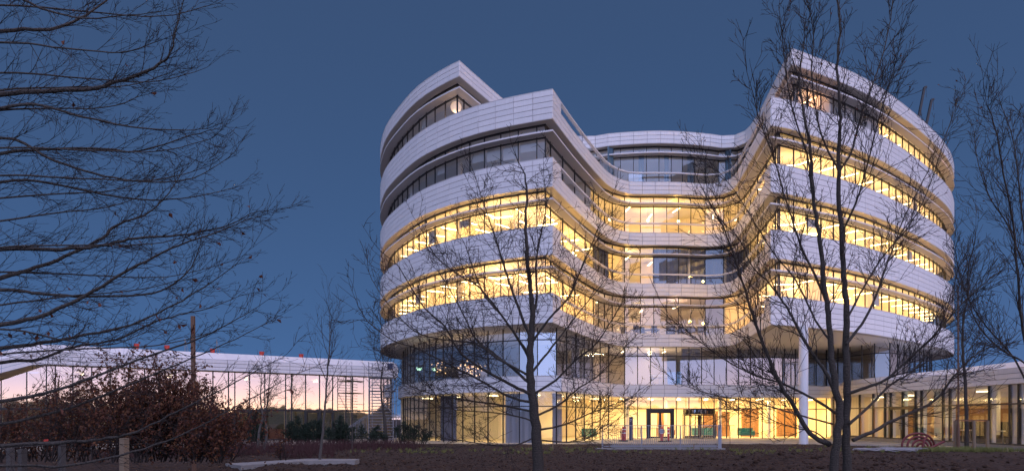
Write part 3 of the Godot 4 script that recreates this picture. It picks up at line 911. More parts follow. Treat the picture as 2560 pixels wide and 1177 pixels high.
func left_pavilion() -> void:
	var P := thing("low_pavilion", "long low white roofed pavilion with tall mirroring glass front left of the tower", "building", Vector3(-20, 0, -49))
	var B := Vector2(-26.01, 39.185)
	var u := Vector2(0.80409, 0.59451); var n := Vector2(-u.y, u.x)
	var pool := Pool.new()
	var bc := resample(PackedVector2Array([B + u * 0.93, B + u * 22.1]), 16)
	fascia(P, bc, 4.62, 5.32, 5.78, 0.7, pool)
	# towards its left end the roof dips to the ground in folds
	var knee := [[0.93, 0.0], [0.0, -0.05], [-1.36, -0.53], [-2.9, -1.28], [-4.6, -2.3]]
	for k in knee.size() - 1:
		var a: Vector2 = B + u * knee[k + 1][0]; var b: Vector2 = B + u * knee[k][0]
		var ya := Vector3(0, knee[k + 1][1], 0); var yb := Vector3(0, knee[k][1], 0)
		for r in 3:
			var lo := 4.62 + 0.2333 * r
			quad_panel(V(a, lo) + ya, V(b, lo) + yb, V(b, lo + 0.2333) + yb, V(a, lo + 0.2333) + ya, pool)
		quad_panel(V(a, 5.326) + ya, V(b, 5.326) + yb, V(b + n * 0.7, 5.78) + yb, V(a + n * 0.7, 5.78) + ya, pool)
		var sf := MB.new()   # underside and top of the dipping roof
		var n2 := n * 3.0
		sf.quad(V(a + n * 0.04, 4.63) + ya, V(b + n * 0.04, 4.63) + yb, V(b + n2, 4.4) + yb, V(a + n2, 4.4) + ya, Vector3.DOWN)
		sf.quad(V(a + n * 0.65, 5.76) + ya, V(b + n * 0.65, 5.76) + yb, V(b + n * 12.0, 5.76) + yb, V(a + n * 12.0, 5.76) + ya, Vector3.UP)
		part("soffit", sf, M.white, P)
	flush_pool(pool, "cladding_panel", [M.panel, M.panel_b, M.panel_c], P)
	# roof, and its underside with the deep overhang of the far wing
	var rf := MB.new()
	rf.prism(joined([offset(bc, -0.75), PackedVector2Array([B + u * 22.1 + n * 12, B + u * 0.93 + n * 12])]), 5.6, 5.77)
	part("roof", rf, M.white, P)
	var so := MB.new()
	so.prism(joined([offset(bc, -0.06), PackedVector2Array([B + u * 22.1 + n * 12, B + u * 0.93 + n * 12])]), 4.63, 4.76)
	part("soffit", so, M.white, P)
	# glass
	var g0 := B + n * 0.77
	var stops := [-5.0, -3.6, -1.6, -0.25, 0.82, 1.31, 2.3, 3.4, 4.5, 5.6, 6.63, 7.53, 8.6, 9.76, 11.2, 12.31, 12.77, 13.86, 15.01, 16.63, 17.1, 18.24, 19.4, 20.51, 21.66, 22.19, 23.77, 25.1, 25.8]
	for k in stops.size(): stops[k] *= 0.85
	var gp := Pool.new(); var mp := Pool.new()
	for k in stops.size() - 1:
		var a: Vector2 = g0 + u * stops[k]; var b: Vector2 = g0 + u * stops[k + 1]
		var tl := glass_top(stops[k]); var tr_ := glass_top(stops[k + 1])
		if tl > 4.6: add_pane(a, b, 2.25, 4.64, 0, gp, 0.009)
		else:
			var mb := MB.new()
			mb.quad(V(a, 2.25), V(b, 2.25), V(b, tr_), V(a, tl), V(-n, 0))
			gp.add(mb, 0, 1.0)
		if not (k in [16, 17, 21, 22]): add_pane(a, b, 0.3, 2.16, 0, gp, 0.009)
	for k in stops.size():
		var a: Vector2 = g0 + u * stops[k]
		add_mullion(a, u, 0.0, glass_top(stops[k]), mp, 0.06, 0.09)
		var fin := MB.new()   # a pale post behind each dark mullion
		var hh := glass_top(stops[k]) / 2 - 0.01
		fin.obox(V(a + n * 0.22 + u * 0.05, hh), V(u, 0) * 0.05, Vector3(0, hh, 0), V(n, 0) * 0.11)
		part("glazing_post", fin, M.yellow_post, P)
	flush_pool(gp, "window_pane", [M.pavglass], P)
	flush_pool(mp, "mullion", [M.dark], P)
	var tr := MB.new()
	tr.bar(V(g0 - u * 4.2, 2.2), V(g0 + u * 22.0, 2.2), 0.1, 0.1)
	tr.bar(V(g0 - u * 4.2, 0.27), V(g0 + u * 22.0, 0.27), 0.12, 0.08)
	part("transom", tr, M.dark, P)
	for s in [[10.85, 12.76], [15.5, 17.43]]:   # two double doors
		var fr := MB.new()
		for x in [s[0], (s[0] + s[1]) / 2, s[1]]: fr.bar(V(g0 + u * x - n * 0.06, 0.23), V(g0 + u * x - n * 0.06, 2.17), 0.2, 0.2 if x != (s[0] + s[1]) / 2 else 0.26)
		fr.bar(V(g0 + u * s[0] - n * 0.06, 2.12), V(g0 + u * s[1] - n * 0.06, 2.12), 0.2, 0.16)
		var d := part("double_door", fr, M.bronze, P)
		for k in 2:
			var a: Vector2 = g0 + u * (s[0] + 0.1 + k * (s[1] - s[0]) / 2); var b: Vector2 = g0 + u * (s[0] - 0.1 + (k + 1) * (s[1] - s[0]) / 2)
			var pn := MB.new()
			pn.quad(V(a, 0.25), V(b, 0.25), V(b, 2.04), V(a, 2.04), V(-n, 0))
			part("door_pane", pn, M.glass_low, d)
	# inside: stepped stone seating, a low brick coloured counter, back wall
	for k in 7:
		var st := MB.new()
		st.bar(V(g0 + u * 9 + n * (3.2 + k * 0.75), 0.3 + k * 0.19), V(g0 + u * 23 + n * (3.2 + k * 0.75), 0.3 + k * 0.19), 0.74, 0.38 + k * 0.38)
		part("stone_step", st, M.stone, P)
	for k in 3:
		var ct := MB.new()
		ct.bar(V(g0 + u * (9.6 + k * 2.1) + n * 2.6, 0.62 - k * 0.08), V(g0 + u * (11.6 + k * 2.1) + n * 2.6, 0.62 - k * 0.08), 0.7, 1.24 - k * 0.16)
		part("counter", ct, M.brick_red, P)
	var bw := MB.new()
	bw.bar(V(g0 + n * 9.0 - u * 5, 2.3), V(g0 + n * 9.0 + u * 23.8, 2.3), 0.2, 4.6)
	bw.bar(V(g0 - u * 4.4 + n * 0.2, 1.2), V(g0 - u * 4.4 + n * 9.0, 1.2), 0.2, 2.4)
	bw.bar(V(g0 + u * 22.0 + n * 0.2, 2.3), V(g0 + u * 22.0 + n * 9.0, 2.3), 0.2, 4.6)
	part("inner_wall", bw, M.dim, P)
	var fl := MB.new()
	fl.prism(PackedVector2Array([g0 - u * 4.2, g0 + u * 22.0, g0 + u * 22.0 + n * 8.9, g0 + n * 8.9 - u * 4.2]), -0.2, 0.235)
	part("floor", fl, M.floor, P)
	for k in 4:
		lamp_bar(g0 + u * (3 + k * 5.2) + n * 6.0, n, 1.0, 4.5, 6.0, Color(1.0, 0.60, 0.2), M.lamp, P)

func glass_top(s: float) -> float:   # the dipping roof cuts the glass at the left end
	return 4.64 if s > 0.76 else maxf(2.3, 4.64 - (0.76 - s) * 0.44)
func quad_panel(a: Vector3, b: Vector3, c: Vector3, d: Vector3, pool: Pool) -> void:
	var nn := (b - a).cross(d - a).normalized()
	if nn.dot(CAM - a) < 0: nn = -nn
	var gx := (b - a).normalized() * 0.008; var gy := (d - a).normalized() * 0.008
	var mb := MB.new()
	mb.quad(a + gx + gy, b - gx + gy, c - gx - gy, d + gx - gy, nn)
	var k := nn * 0.05
	mb.quad(a + gx + gy - k, b - gx + gy - k, c - gx - gy - k, d + gx - gy - k, -nn)
	pool.add(mb, rng.randi() % 3, seen_size((a + c) / 2, nn, (b - a).length() * 0.3))

func right_pavilion() -> void:
	var P := thing("low_pavilion", "low white roofed wing with wide timber lined rooms behind glass right of the tower", "building", Vector3(30, 0, -45))
	var line := resample(PackedVector2Array([Vector2(28.6, 63.0), Vector2(27.2, 60.0), Vector2(26.65, 56.5), Vector2(26.6, 36)]), 15)
	var pool := Pool.new()
	fascia(P, line, 3.5, 4.35, 4.72, 0.55, pool)
	flush_pool(pool, "cladding_panel", [M.panel, M.panel_b, M.panel_c], P)
	var so := MB.new()
	so.prism(PackedVector2Array([Vector2(26.68, 36), Vector2(26.7, 56.6), Vector2(27.3, 60.0), Vector2(28.7, 63.0), Vector2(46, 63), Vector2(46, 36)]), 3.51, 3.62)
	part("soffit", so, M.white, P)
	var rf := MB.new()
	rf.prism(PackedVector2Array([Vector2(27.2, 36), Vector2(27.2, 58), Vector2(28.5, 63.3), Vector2(46, 63.3), Vector2(46, 36)]), 4.5, 4.71)
	part("roof", rf, M.white, P)
	var gp := Pool.new(); var mp := Pool.new()
	var X := 27.05
	var stops := [60.9, 58.6, 56.3, 54.2, 52.5, 51.7, 50.1, 48.5, 47.8, 45.4, 44.7, 41.0, 39.3, 38.6, 36.1]
	for k in stops.size() - 1:
		var a := Vector2(X, stops[k]); var b := Vector2(X, stops[k + 1])
		add_pane(a, b, 2.5, 3.52, 0, gp)
		if not (k in [5, 6]): add_pane(a, b, 0.3, 2.42, 0, gp)
	for s in stops: add_mullion(Vector2(X, s), Vector2(0, -1), 0.22, 3.52, mp, 0.09, 0.16)
	flush_pool(gp, "window_pane", [M.glass], P)
	flush_pool(mp, "mullion", [M.dark], P)
	for s in stops:
		var fin := MB.new()
		fin.box(Vector3(X + 0.16, 0.22, -s - 0.02), Vector3(X + 0.34, 3.5, -s + 0.1))
		part("glazing_post", fin, M.white, P)
	var tr := MB.new()
	tr.box(Vector3(X - 0.04, 2.42, -60.9), Vector3(X + 0.1, 2.5, -36))
	tr.box(Vector3(X - 0.04, 0.22, -60.9), Vector3(X + 0.1, 0.3, -36))
	part("transom", tr, M.dark, P)
	var pl := MB.new()
	pl.box(Vector3(X - 0.1, -0.2, -61.2), Vector3(X + 0.3, 0.215, -36))
	part("plinth", pl, M.concrete, P)
	var fr := MB.new()
	for s in [51.7, 50.1, 48.5]: fr.box(Vector3(X - 0.07, 0.22, -s - 0.11), Vector3(X + 0.14, 2.5, -s + 0.11))
	fr.box(Vector3(X - 0.072, 2.28, -51.6), Vector3(X + 0.142, 2.46, -48.6))
	var d := part("double_door", fr, M.bronze, P)
	for k in 2:
		var pn := MB.new()
		pn.quad(Vector3(X, 0.25, -51.6 + k * 1.6), Vector3(X, 0.25, -50.2 + k * 1.6), Vector3(X, 2.28, -50.2 + k * 1.6), Vector3(X, 2.28, -51.6 + k * 1.6), Vector3.LEFT)
		part("door_pane", pn, M.clear, d)
		var hd := MB.new()
		hd.cyl(Vector3(X - 0.12, 0.9, -50.25 + k * 0.3), Vector3(X - 0.12, 1.6, -50.25 + k * 0.3), 0.02, 8)
		part("door_handle", hd, M.steel, d)
	# inside
	var fl := MB.new()
	fl.box(Vector3(X + 0.3, -0.1, -62), Vector3(45, 0.22, -36))
	part("floor", fl, M.floor, P)
	for k in 21:   # timber lining of the back wall, board by board
		var bd := MB.new()
		bd.box(Vector3(33.5 + rng.randf_range(-0.01, 0.01), 0.22, -36.2 - k * 1.2 - 1.19), Vector3(33.7, 2.75, -36.2 - k * 1.2))
		part("timber_board", bd, M.wood, P)
	var up := MB.new()
	up.box(Vector3(33.55, 2.75, -62), Vector3(33.7, 3.52, -36))
	up.box(Vector3(27.4, 0.2, -62.2), Vector3(33.6, 3.52, -62.05))
	up.box(Vector3(26.9, 0.2, -36.1), Vector3(33.6, 3.52, -35.95))
	part("inner_wall", up, M.inner, P)
	for s in [56.5, 49.8, 44.0, 38.3]:
		var co := MB.new()
		co.cyl(Vector3(29.4, 0.22, -s), Vector3(29.4, 3.52, -s), 0.28, 20)
		part("inner_column", co, M.white, P)
	for k in 6:
		lamp_bar(Vector2(30.4, 59.5 - k * 4.3), Vector2(0, 1), 1.3, 3.4, 5.0, Color(1.0, 0.70, 0.32), M.lamp, P)
	# lit exit sign over the door
	var S := thing("exit_sign", "lit white and green exit sign hanging above the double door of the right wing", "exit sign", Vector3(27.9, 2.72, -49.6))
	exit_sign(S, 0.42)
	var S2 := thing("exit_sign", "small lit green exit sign on the upper storey left of the chandeliers", "exit sign", Vector3(-7.1, 5.45, -55.3))
	exit_sign(S2, 0.42)

func exit_sign(S: Node3D, w: float) -> void:
	var o := S.position
	var face := Vector3(-o.x, 0, -o.z).normalized()
	var side := Vector3.UP.cross(face)
	var mb := MB.new()
	mb.obox(o, side * w / 2, Vector3(0, 0.11, 0), face * 0.03)
	part("light_panel", mb, glow(Color(0.4, 0.95, 0.55), 0.55), S)
	var gm := glow(Color(0.02, 0.35, 0.12), 1.2)
	var m2 := MB.new()   # running figure in front of a door
	var f := o + face * 0.034
	m2.obox(f + side * 0.11, side * 0.05, Vector3(0, 0.085, 0), face * 0.002)
	m2.obox(f - side * 0.04 + Vector3(0, 0.065, 0), side * 0.016, Vector3(0, 0.016, 0), face * 0.002)
	m2.bar(f - side * 0.045 + Vector3(0, 0.045, 0), f - side * 0.06 + Vector3(0, -0.015, 0), 0.03, 0.03, face)
	m2.bar(f - side * 0.06 + Vector3(0, -0.015, 0), f - side * 0.02 + Vector3(0, -0.075, 0), 0.016, 0.016, face)
	m2.bar(f - side * 0.06 + Vector3(0, -0.015, 0), f - side * 0.115 + Vector3(0, -0.05, 0), 0.016, 0.016, face)
	m2.bar(f - side * 0.05 + Vector3(0, 0.035, 0), f + side * 0.005 + Vector3(0, 0.01, 0), 0.013, 0.013, face)
	part("pictogram", m2, gm, S)
	var hang := MB.new()
	hang.cyl(o + Vector3(0, 0.11, 0), o + Vector3(0, 0.55, 0), 0.01, 6)
	part("hanger", hang, M.steel, S)
	var om := OmniLight3D.new()
	om.name = "sign_glow"
	om.light_energy = 0.12; om.light_color = Color(0.75, 1.0, 0.8); om.light_size = 0.15; om.omni_range = 12; om.omni_attenuation = 2; om.shadow_enabled = true
	om.position = face * 0.2
	S.add_child(om, true)

# ---- ground
var noise := FastNoiseLite.new()
func soil_y(x: float, d: float) -> float:
	var y := noise.get_noise_2d(x * 0.35, d * 0.35) * 0.10 + noise.get_noise_2d(x * 1.7 + 50, d * 1.7) * 0.12 + noise.get_noise_2d(x * 7.0, d * 5.0 + 90) * 0.11
	y += 0.32 * exp(-pow((x - 9.5) / 3.2, 2) - pow((d - 25.5) / 1.8, 2)) + 0.22 * exp(-pow((x - 18.0) / 5.0, 2) - pow((d - 26.5) / 1.6, 2))
	var rough := clampf((34.0 - d) / 8.0, 0.35, 1.0)
	return y * rough + 0.02
func ground() -> void:
	noise.seed = 11; noise.frequency = 0.25; noise.fractal_octaves = 3
	var g := MB.new()
	g.quad(Vector3(-900, -0.16, 900), Vector3(900, -0.16, 900), Vector3(900, -0.16, -900), Vector3(-900, -0.16, -900), Vector3.UP)
	setting("ground", g, M.soil)
	# the low wooded rise behind the camera: its dark edge is what the pavilion glass mirrors below the sunset
	var hl := MB.new()
	var ridge := FastNoiseLite.new()
	ridge.seed = 5; ridge.frequency = 0.03; ridge.fractal_octaves = 5
	var prev := []
	for k in 421:
		var a := lerpf(-0.6, 3.6, k / 420.0)
		var dir := Vector3(cos(a), 0, sin(a))
		var y := 4.2 + ridge.get_noise_1d(k * 1.6) * 4.0 + absf(ridge.get_noise_1d(k * 17.0)) * 2.6 + rng.randf() * 0.7
		var row := [dir * 150.0 + Vector3(0, -0.2, 0), dir * 158.0 + Vector3(0, y * 0.5, 0), dir * 166.0 + Vector3(0, y, 0), dir * 196.0 + Vector3(0, y * 0.6, 0), dir * 240.0 + Vector3(0, -0.2, 0)]
		if k:
			for j in 4:
				var nn: Vector3 = (row[j] - prev[j]).cross(prev[j + 1] - prev[j]).normalized()
				if nn.y < 0: nn = -nn
				hl.quad(prev[j], row[j], row[j + 1], prev[j + 1], nn)
		prev = row
	setting("hill", hl, M.needle, "low dark wooded rise behind the camera")
	var s := MB.new()
	# soil bed: fine towards the camera's view, one sheet
	var xs := PackedFloat32Array(); var ds := PackedFloat32Array()
	var x := -34.0
	while x <= 30.0:
		xs.append(x); x += 0.15
	var d := 6.0
	while d < 50.0:
		ds.append(d); d += 0.06 + d * 0.003
	for dd in ds:
		for xx in xs:
			var y := soil_y(xx, dd)
			# runs down below the paving at its far edge
			var edge := clampf((soil_edge(xx) - dd) / 0.8, -0.6, 1.0)
			s.v.append(Vector3(xx, y * clampf(edge, 0, 1) + minf(edge, 0.0) * 0.25, -dd))
	var w := xs.size()
	s.n.resize(s.v.size())
	for r in ds.size():
		for c in w:
			var a := s.v[r * w + maxi(c - 1, 0)]; var b := s.v[r * w + mini(c + 1, w - 1)]
			var e := s.v[maxi(r - 1, 0) * w + c]; var f := s.v[mini(r + 1, ds.size() - 1) * w + c]
			var nn := (b - a).cross(f - e)
			s.n[r * w + c] = nn.normalized() if nn.y > 0 else -nn.normalized()
	for r in ds.size() - 1:
		for c in w - 1:
			var A := r * w + c; var B := A + 1; var C := A + w + 1; var D := A + w
			s.i.append_array(PackedInt32Array([A, D, C, A, C, B]))
	setting("soil_ground", s, M.soil, "bare dark brown soil with clods in front of the buildings")
	# paving: slabs with open joints nearest the entrance, on one bed
	var p := MB.new()
	p.prism(PackedVector2Array([Vector2(-29, 36), Vector2(-9, 50.6), Vector2(-6, 49), Vector2(0, 46), Vector2(3, 45.6), Vector2(6, 46.6), Vector2(14, 46.9), Vector2(24, 45.5), Vector2(24.6, 28), Vector2(27, 28), Vector2(29, 66), Vector2(0, 66), Vector2(-10, 63), Vector2(-31, 40)]), -0.15, -0.022)
	setting("pavement", p, M.paving, "pale paving in front of the lit entrance")
	var P := thing("paving_slabs", "pale paving slabs laid in rows before the lit entrance", "paving", Vector3(16, 0, -53))
	P.set_meta("kind", "structure")
	P.remove_meta("category")
	var pool := Pool.new()
	var row := 0
	var dd := 46.2
	while dd < 60.0:
		var xx := 5.2 - (row % 2) * 0.9
		while xx < 25.0:
			var l := 1.8
			if dd > soil_edge(xx + 0.9) - 0.1 and not (xx < 9.5 and dd > 53 + (xx - 5.0) * 1.2):
				var mb := MB.new()
				var t := rng.randf_range(-0.003, 0.003)
				mb.box(Vector3(xx + 0.01, -0.03, -dd - 0.89), Vector3(xx + l - 0.01, 0.004 + t, -dd - 0.01))
				pool.add(mb, rng.randi() % 2, 1.0 / (dd * dd))
			xx += l
		dd += 0.9; row += 1
	flush_pool(pool, "paving_slab", [M.paving, M.concrete], P)
func soil_edge(x: float) -> float:
	if x < -10.0: return 49.0 + (x + 10.0) * 0.74 - 1.2
	if x < 2.5: return lerpf(48.0, 46.6, (x + 10.0) / 12.5)
	if x < 20.0: return 47.0
	return lerpf(47.0, 36.0, clampf((x - 20.0) / 5.0, 0, 1))

# ---- trees
func twig(mb: MB, tips: Array, p: Vector3, d: Vector3, l: float, r: float, level: int, P: Dictionary) -> void:
	var segs := 7 if level == 0 else (5 if level == 1 else 3)
	var pts := PackedVector3Array([p]); var rad := PackedFloat32Array([r])
	var q := p
	var wig: float = P.wig
	for s in segs:
		d = (d + Vector3(rng.randf_range(-wig, wig), rng.randf_range(-wig, wig) + P.up, rng.randf_range(-wig, wig))).normalized()
		q += d * l / segs
		pts.append(q)
		rad.append(maxf(P.rmin * 0.6, r * (1.0 - 0.85 * (s + 1.0) / segs)))
	mb.tube(pts, rad, 4 if level == 0 and r > 0.012 else 3)
	if tips != null: tips.append([q, d, level])
	if level >= P.levels: return
	var kids: int = maxi(1, roundi(P.kids[level] * rng.randf_range(0.7, 1.3)))
	for k in kids:
		var t := clampf((k + rng.randf_range(0.2, 0.9)) / kids, 0.08, 0.97)
		var at_ := t * segs
		var j := mini(int(at_), segs - 1)
		var o := pts[j].lerp(pts[j + 1], at_ - j)
		var dd := (pts[j + 1] - pts[j]).normalized()
		var ax := dd.cross(Vector3(rng.randfn(), rng.randfn(), rng.randfn() * P.get("flat", 1.0))).normalized()
		if ax.length() < 0.5: continue
		var nd := dd.rotated(ax, deg_to_rad(rng.randf_range(P.ang[0], P.ang[1])))
		twig(mb, tips, o, nd, l * rng.randf_range(0.38, 0.72) * (1.15 - 0.6 * t), maxf(P.rmin, rad[j] * 0.62), level + 1, P)

func smooth3(ctrl: Array, per := 5) -> PackedVector3Array:
	var out := PackedVector3Array()
	for k in ctrl.size() - 1:
		var a: Vector3 = ctrl[maxi(k - 1, 0)]; var b: Vector3 = ctrl[k]; var c: Vector3 = ctrl[k + 1]; var d: Vector3 = ctrl[mini(k + 2, ctrl.size() - 1)]
		for s in per: out.append(b.cubic_interpolate(c, a, d, float(s) / per))
	out.append(ctrl[-1])
	return out

func grown_limb(bark: MB, fine: MB, tips: Array, ctrl: Array, r0: float, r1: float, n_twigs: int, len0: float, P: Dictionary, from := 0.2) -> void:
	var p := smooth3(ctrl)
	var r := PackedFloat32Array()
	for k in p.size():
		var t := float(k) / (p.size() - 1)
		r.append(lerpf(r0, r1, pow(t, 0.8)) * rng.randf_range(0.98, 1.02))
		if k > 0: p[k] += Vector3(rng.randfn(), rng.randfn(), rng.randfn()) * minf(r0 * 0.12, 0.008)
	bark.tube(p, r, 8 if r0 > 0.04 else 5)
	for k in n_twigs:
		var t := lerpf(from, 0.99, (k + rng.randf()) / n_twigs)
		var f := t * (p.size() - 1)
		var j := mini(int(f), p.size() - 2)
		var d := (p[j + 1] - p[j]).normalized()
		var ax := d.cross(Vector3(rng.randfn(), rng.randfn(), rng.randfn() * P.get("flat", 1.0))).normalized()
		var nd := d.rotated(ax, deg_to_rad(rng.randf_range(P.ang[0], P.ang[1])))
		twig(fine, tips, p[j].lerp(p[j + 1], f - j), nd, len0 * rng.randf_range(0.55, 1.15) * (1.2 - 0.65 * t), maxf(P.rmin, minf(r[j] * 0.5, len0 * 0.008)), 0, P)
	# the limb's own end runs out in a fine shoot
	twig(fine, tips, p[-1], (p[-1] - p[-2]).normalized(), len0 * 0.8, r1, 0, P)

func px_line(a: Array, d0: float, d1: float) -> Array:
	var out := []
	for k in a.size():
		out.append(at(a[k][0], a[k][1], lerpf(d0, d1, float(k) / maxf(1, a.size() - 1))))
	return out

func build_tree(called: String, label: String, base: Vector3, trunks: Array, limbs: Array, P: Dictionary, bark: Material, fine_mat: Material, leaves := 0, leaf_mat: Material = null, group := "") -> Node3D:
	# trunks: [points, r0, r1, twigs, twig length]; limbs the same, every limb a part
	var o := thing(called, label, "tree", base, group)
	var fine := MB.new()
	var tips := []
	for t in trunks:
		var mb := MB.new()
		grown_limb(mb, fine, tips, t[0], t[1], t[2], t[3], t[4], P, t[5] if t.size() > 5 else 0.45)
		part("trunk", mb, bark, o)
	for t in limbs:
		var mb := MB.new()
		grown_limb(mb, fine, tips, t[0], t[1], t[2], t[3], t[4], P)
		part("limb", mb, bark, o)
	part("crown", fine, fine_mat, o, "stuff")
	if leaves:
		var lf := MB.new()
		for k in leaves:
			var q: Array = tips[rng.randi() % tips.size()]
			if called == "beech_tree" and q[0].y > 3.2 and rng.randf() < 0.85: continue
			var d: Vector3 = (q[1] + Vector3(rng.randfn() * 0.5, rng.randfn() * 0.5 - 0.6, rng.randfn() * 0.5)).normalized()
			lf.leaf(q[0] - q[1] * rng.randf() * 0.1, d, d.cross(Vector3(rng.randfn(), rng.randfn(), rng.randfn())).normalized(), rng.randf_range(0.035, 0.065), rng.randf_range(0.02, 0.035))
		part("dry_leaves", lf, leaf_mat, o, "stuff")
	return o

func trees() -> void:
	var oak := {"wig": 0.23, "up": 0.04, "rmin": 0.0050, "levels": 2, "kids": [5, 2], "ang": [28, 62]}
	# the tree in the middle, about thirteen metres off
	var D := 13.0
	var limbs := []
	for q in [
		[[[1331, 987], [1285, 965], [1220, 930], [1155, 885], [1110, 815], [1062, 770], [1010, 690]], 0.055, 0.014, 13, 1.3, 11.6],
		[[[1326, 960], [1280, 920], [1230, 880], [1190, 850], [1150, 770], [1110, 700]], 0.05, 0.013, 12, 1.2, 14.2],
		[[[1333, 1006], [1270, 990], [1190, 945], [1110, 905], [1040, 870], [980, 850], [915, 800]], 0.042, 0.01, 14, 1.1, 12.0],
		[[[1336, 1030], [1250, 1012], [1160, 1000], [1080, 985], [1010, 955], [960, 900]], 0.036, 0.008, 12, 1.0, 14.0],
		[[[1340, 1055], [1290, 1040], [1220, 1030], [1140, 1025], [1080, 1010]], 0.028, 0.007, 9, 0.9, 12.2],
		[[[1341, 1090], [1290, 1112], [1220, 1112], [1160, 1102], [1110, 1095], [1060, 1075]], 0.026, 0.006, 8, 0.8, 12.4],
		[[[1326, 900], [1290, 840], [1255, 790], [1215, 745], [1190, 690], [1165, 620]], 0.045, 0.011, 11, 1.15, 13.8],
		[[[1328, 850], [1296, 770], [1268, 690], [1243, 610], [1222, 545], [1200, 480]], 0.05, 0.009, 12, 1.0, 12.4],
		[[[1330, 800], [1342, 740], [1340, 660], [1352, 590], [1365, 520], [1360, 440]], 0.045, 0.008, 12, 0.95, 13.6],
		[[[1328, 860], [1370, 800], [1420, 745], [1450, 680], [1480, 610], [1500, 560]], 0.04, 0.009, 11, 1.0, 12.0],
		[[[1330, 930], [1370, 880], [1410, 830], [1440, 790], [1490, 730], [1520, 690]], 0.04, 0.009, 11, 1.0, 14.4],
		[[[1334, 985], [1390, 950], [1440, 900], [1490, 860], [1530, 800], [1560, 750]], 0.042, 0.009, 12, 1.0, 12.2],
		[[[1340, 1040], [1400, 1010], [1440, 975], [1500, 935], [1550, 880], [1590, 840]], 0.038, 0.008, 12, 0.95, 13.8],
		[[[1346, 1075], [1410, 1062], [1460, 1040], [1510, 1020], [1560, 1000]], 0.034, 0.008, 10, 0.85, 12.0],
		[[[1348, 1100], [1420, 1105], [1470, 1095], [1530, 1060], [1580, 1010]], 0.026, 0.006, 8, 0.75, 13.4],
		[[[1326, 940], [1250, 900], [1190, 860], [1120, 850], [1040, 830], [970, 760], [930, 700]], 0.04, 0.009, 13, 1.05, 14.6],
		[[[1318, 880], [1270, 810], [1200, 720], [1150, 690], [1090, 640], [1060, 590]], 0.036, 0.008, 10, 0.95, 11.5],
	]: limbs.append([px_line(q[0], D, q[5]), q[1] * 0.64, q[2] * 0.7, int(q[3] * 1.8), q[4]])
	build_tree("bare_tree", "broad bare oak with a single trunk standing before the left wing's corner", at(1345, 1290, D), [[px_line([[1347, 1290], [1345, 1177], [1341, 1083], [1334, 1013], [1326, 955], [1325, 891], [1328, 838], [1332, 780], [1326, 720], [1318, 640], [1314, 560], [1318, 480], [1310, 430]], D, D), 0.115, 0.012, 22, 0.95]], limbs, oak, M.bark, M.twig)
	# the double trunk on the right, closer and taller
	var hb := {"wig": 0.19, "up": 0.055, "rmin": 0.0050, "levels": 2, "kids": [5, 2], "ang": [18, 46]}
	D = 12.0
	limbs = []
	for q in [
		[[[2075, 1111], [2028, 1084], [1986, 1016], [1950, 958], [1915, 875], [1892, 812], [1868, 740], [1840, 650], [1805, 560], [1765, 490]], 0.075, 0.01, 18, 1.3, 10.8],
		[[[2091, 985], [2070, 937], [2044, 901], [2007, 843], [1981, 791], [1955, 749], [1918, 701], [1881, 665], [1850, 600], [1800, 545]], 0.06, 0.009, 17, 1.2, 13.2],
		[[[2133, 1100], [2191, 1074], [2254, 1042], [2338, 1000], [2380, 948], [2410, 915], [2450, 880], [2520, 850]], 0.06, 0.009, 15, 1.1, 12.8],
		[[[2120, 985], [2165, 969], [2217, 948], [2269, 901], [2322, 854], [2374, 796], [2427, 738], [2500, 680]], 0.05, 0.008, 15, 1.1, 11.2],
		[[[2117, 860], [2165, 796], [2196, 728], [2217, 665], [2238, 612], [2259, 550], [2300, 470], [2340, 390]], 0.042, 0.008, 15, 1.05, 12.8],
		[[[2068, 759], [2040, 690], [2010, 630], [1985, 560], [1960, 480], [1935, 390], [1900, 300], [1880, 220]], 0.04, 0.008, 15, 1.0, 11.0],
		[[[2044, 560], [2030, 470], [2020, 390], [1990, 300], [1970, 210], [1960, 120], [1950, 30]], 0.035, 0.008, 14, 0.95, 12.4],
		[[[2097, 425], [2060, 350], [2040, 270], [2030, 180], [2035, 90], [2020, 0]], 0.03, 0.008, 13, 0.9, 11.6],
		[[[2097, 430], [2130, 380], [2150, 300], [2180, 220], [2210, 130], [2230, 30], [2235, -60]], 0.034, 0.008, 15, 0.95, 12.4],
		[[[2104, 586], [2140, 510], [2165, 430], [2190, 330], [2215, 240], [2240, 160]], 0.034, 0.008, 13, 0.95, 11.0],
		[[[2102, 1040], [2040, 1000], [1960, 960], [1880, 935], [1800, 890], [1740, 845], [1690, 800]], 0.045, 0.007, 15, 0.95, 12.9],
		[[[2085, 1060], [2010, 1040], [1940, 1020], [1860, 1000], [1780, 985], [1700, 960]], 0.03, 0.006, 11, 0.85, 11.0],
		[[[2090, 1120], [2040, 1080], [1990, 1070], [1930, 1050], [1870, 1020], [1800, 1040]], 0.024, 0.006, 9, 0.7, 13.0],
		[[[2125, 1060], [2180, 1010], [2230, 960], [2280, 930], [2330, 870], [2360, 800], [2390, 700]], 0.045, 0.008, 14, 1.05, 13.4],
		[[[2118, 800], [2160, 720], [2210, 640], [2270, 570], [2320, 480], [2370, 330], [2400, 240]], 0.032, 0.007, 13, 1.0, 13.4],
		[[[2075, 850], [2040, 800], [1990, 700], [1940, 640], [1890, 560], [1840, 480], [1790, 420]], 0.034, 0.007, 14, 1.0, 12.8],
	]: limbs.append([px_line(q[0], D, q[5]), q[1] * 0.62, q[2] * 0.7, int(q[3] * 1.7), q[4] * 1.05])
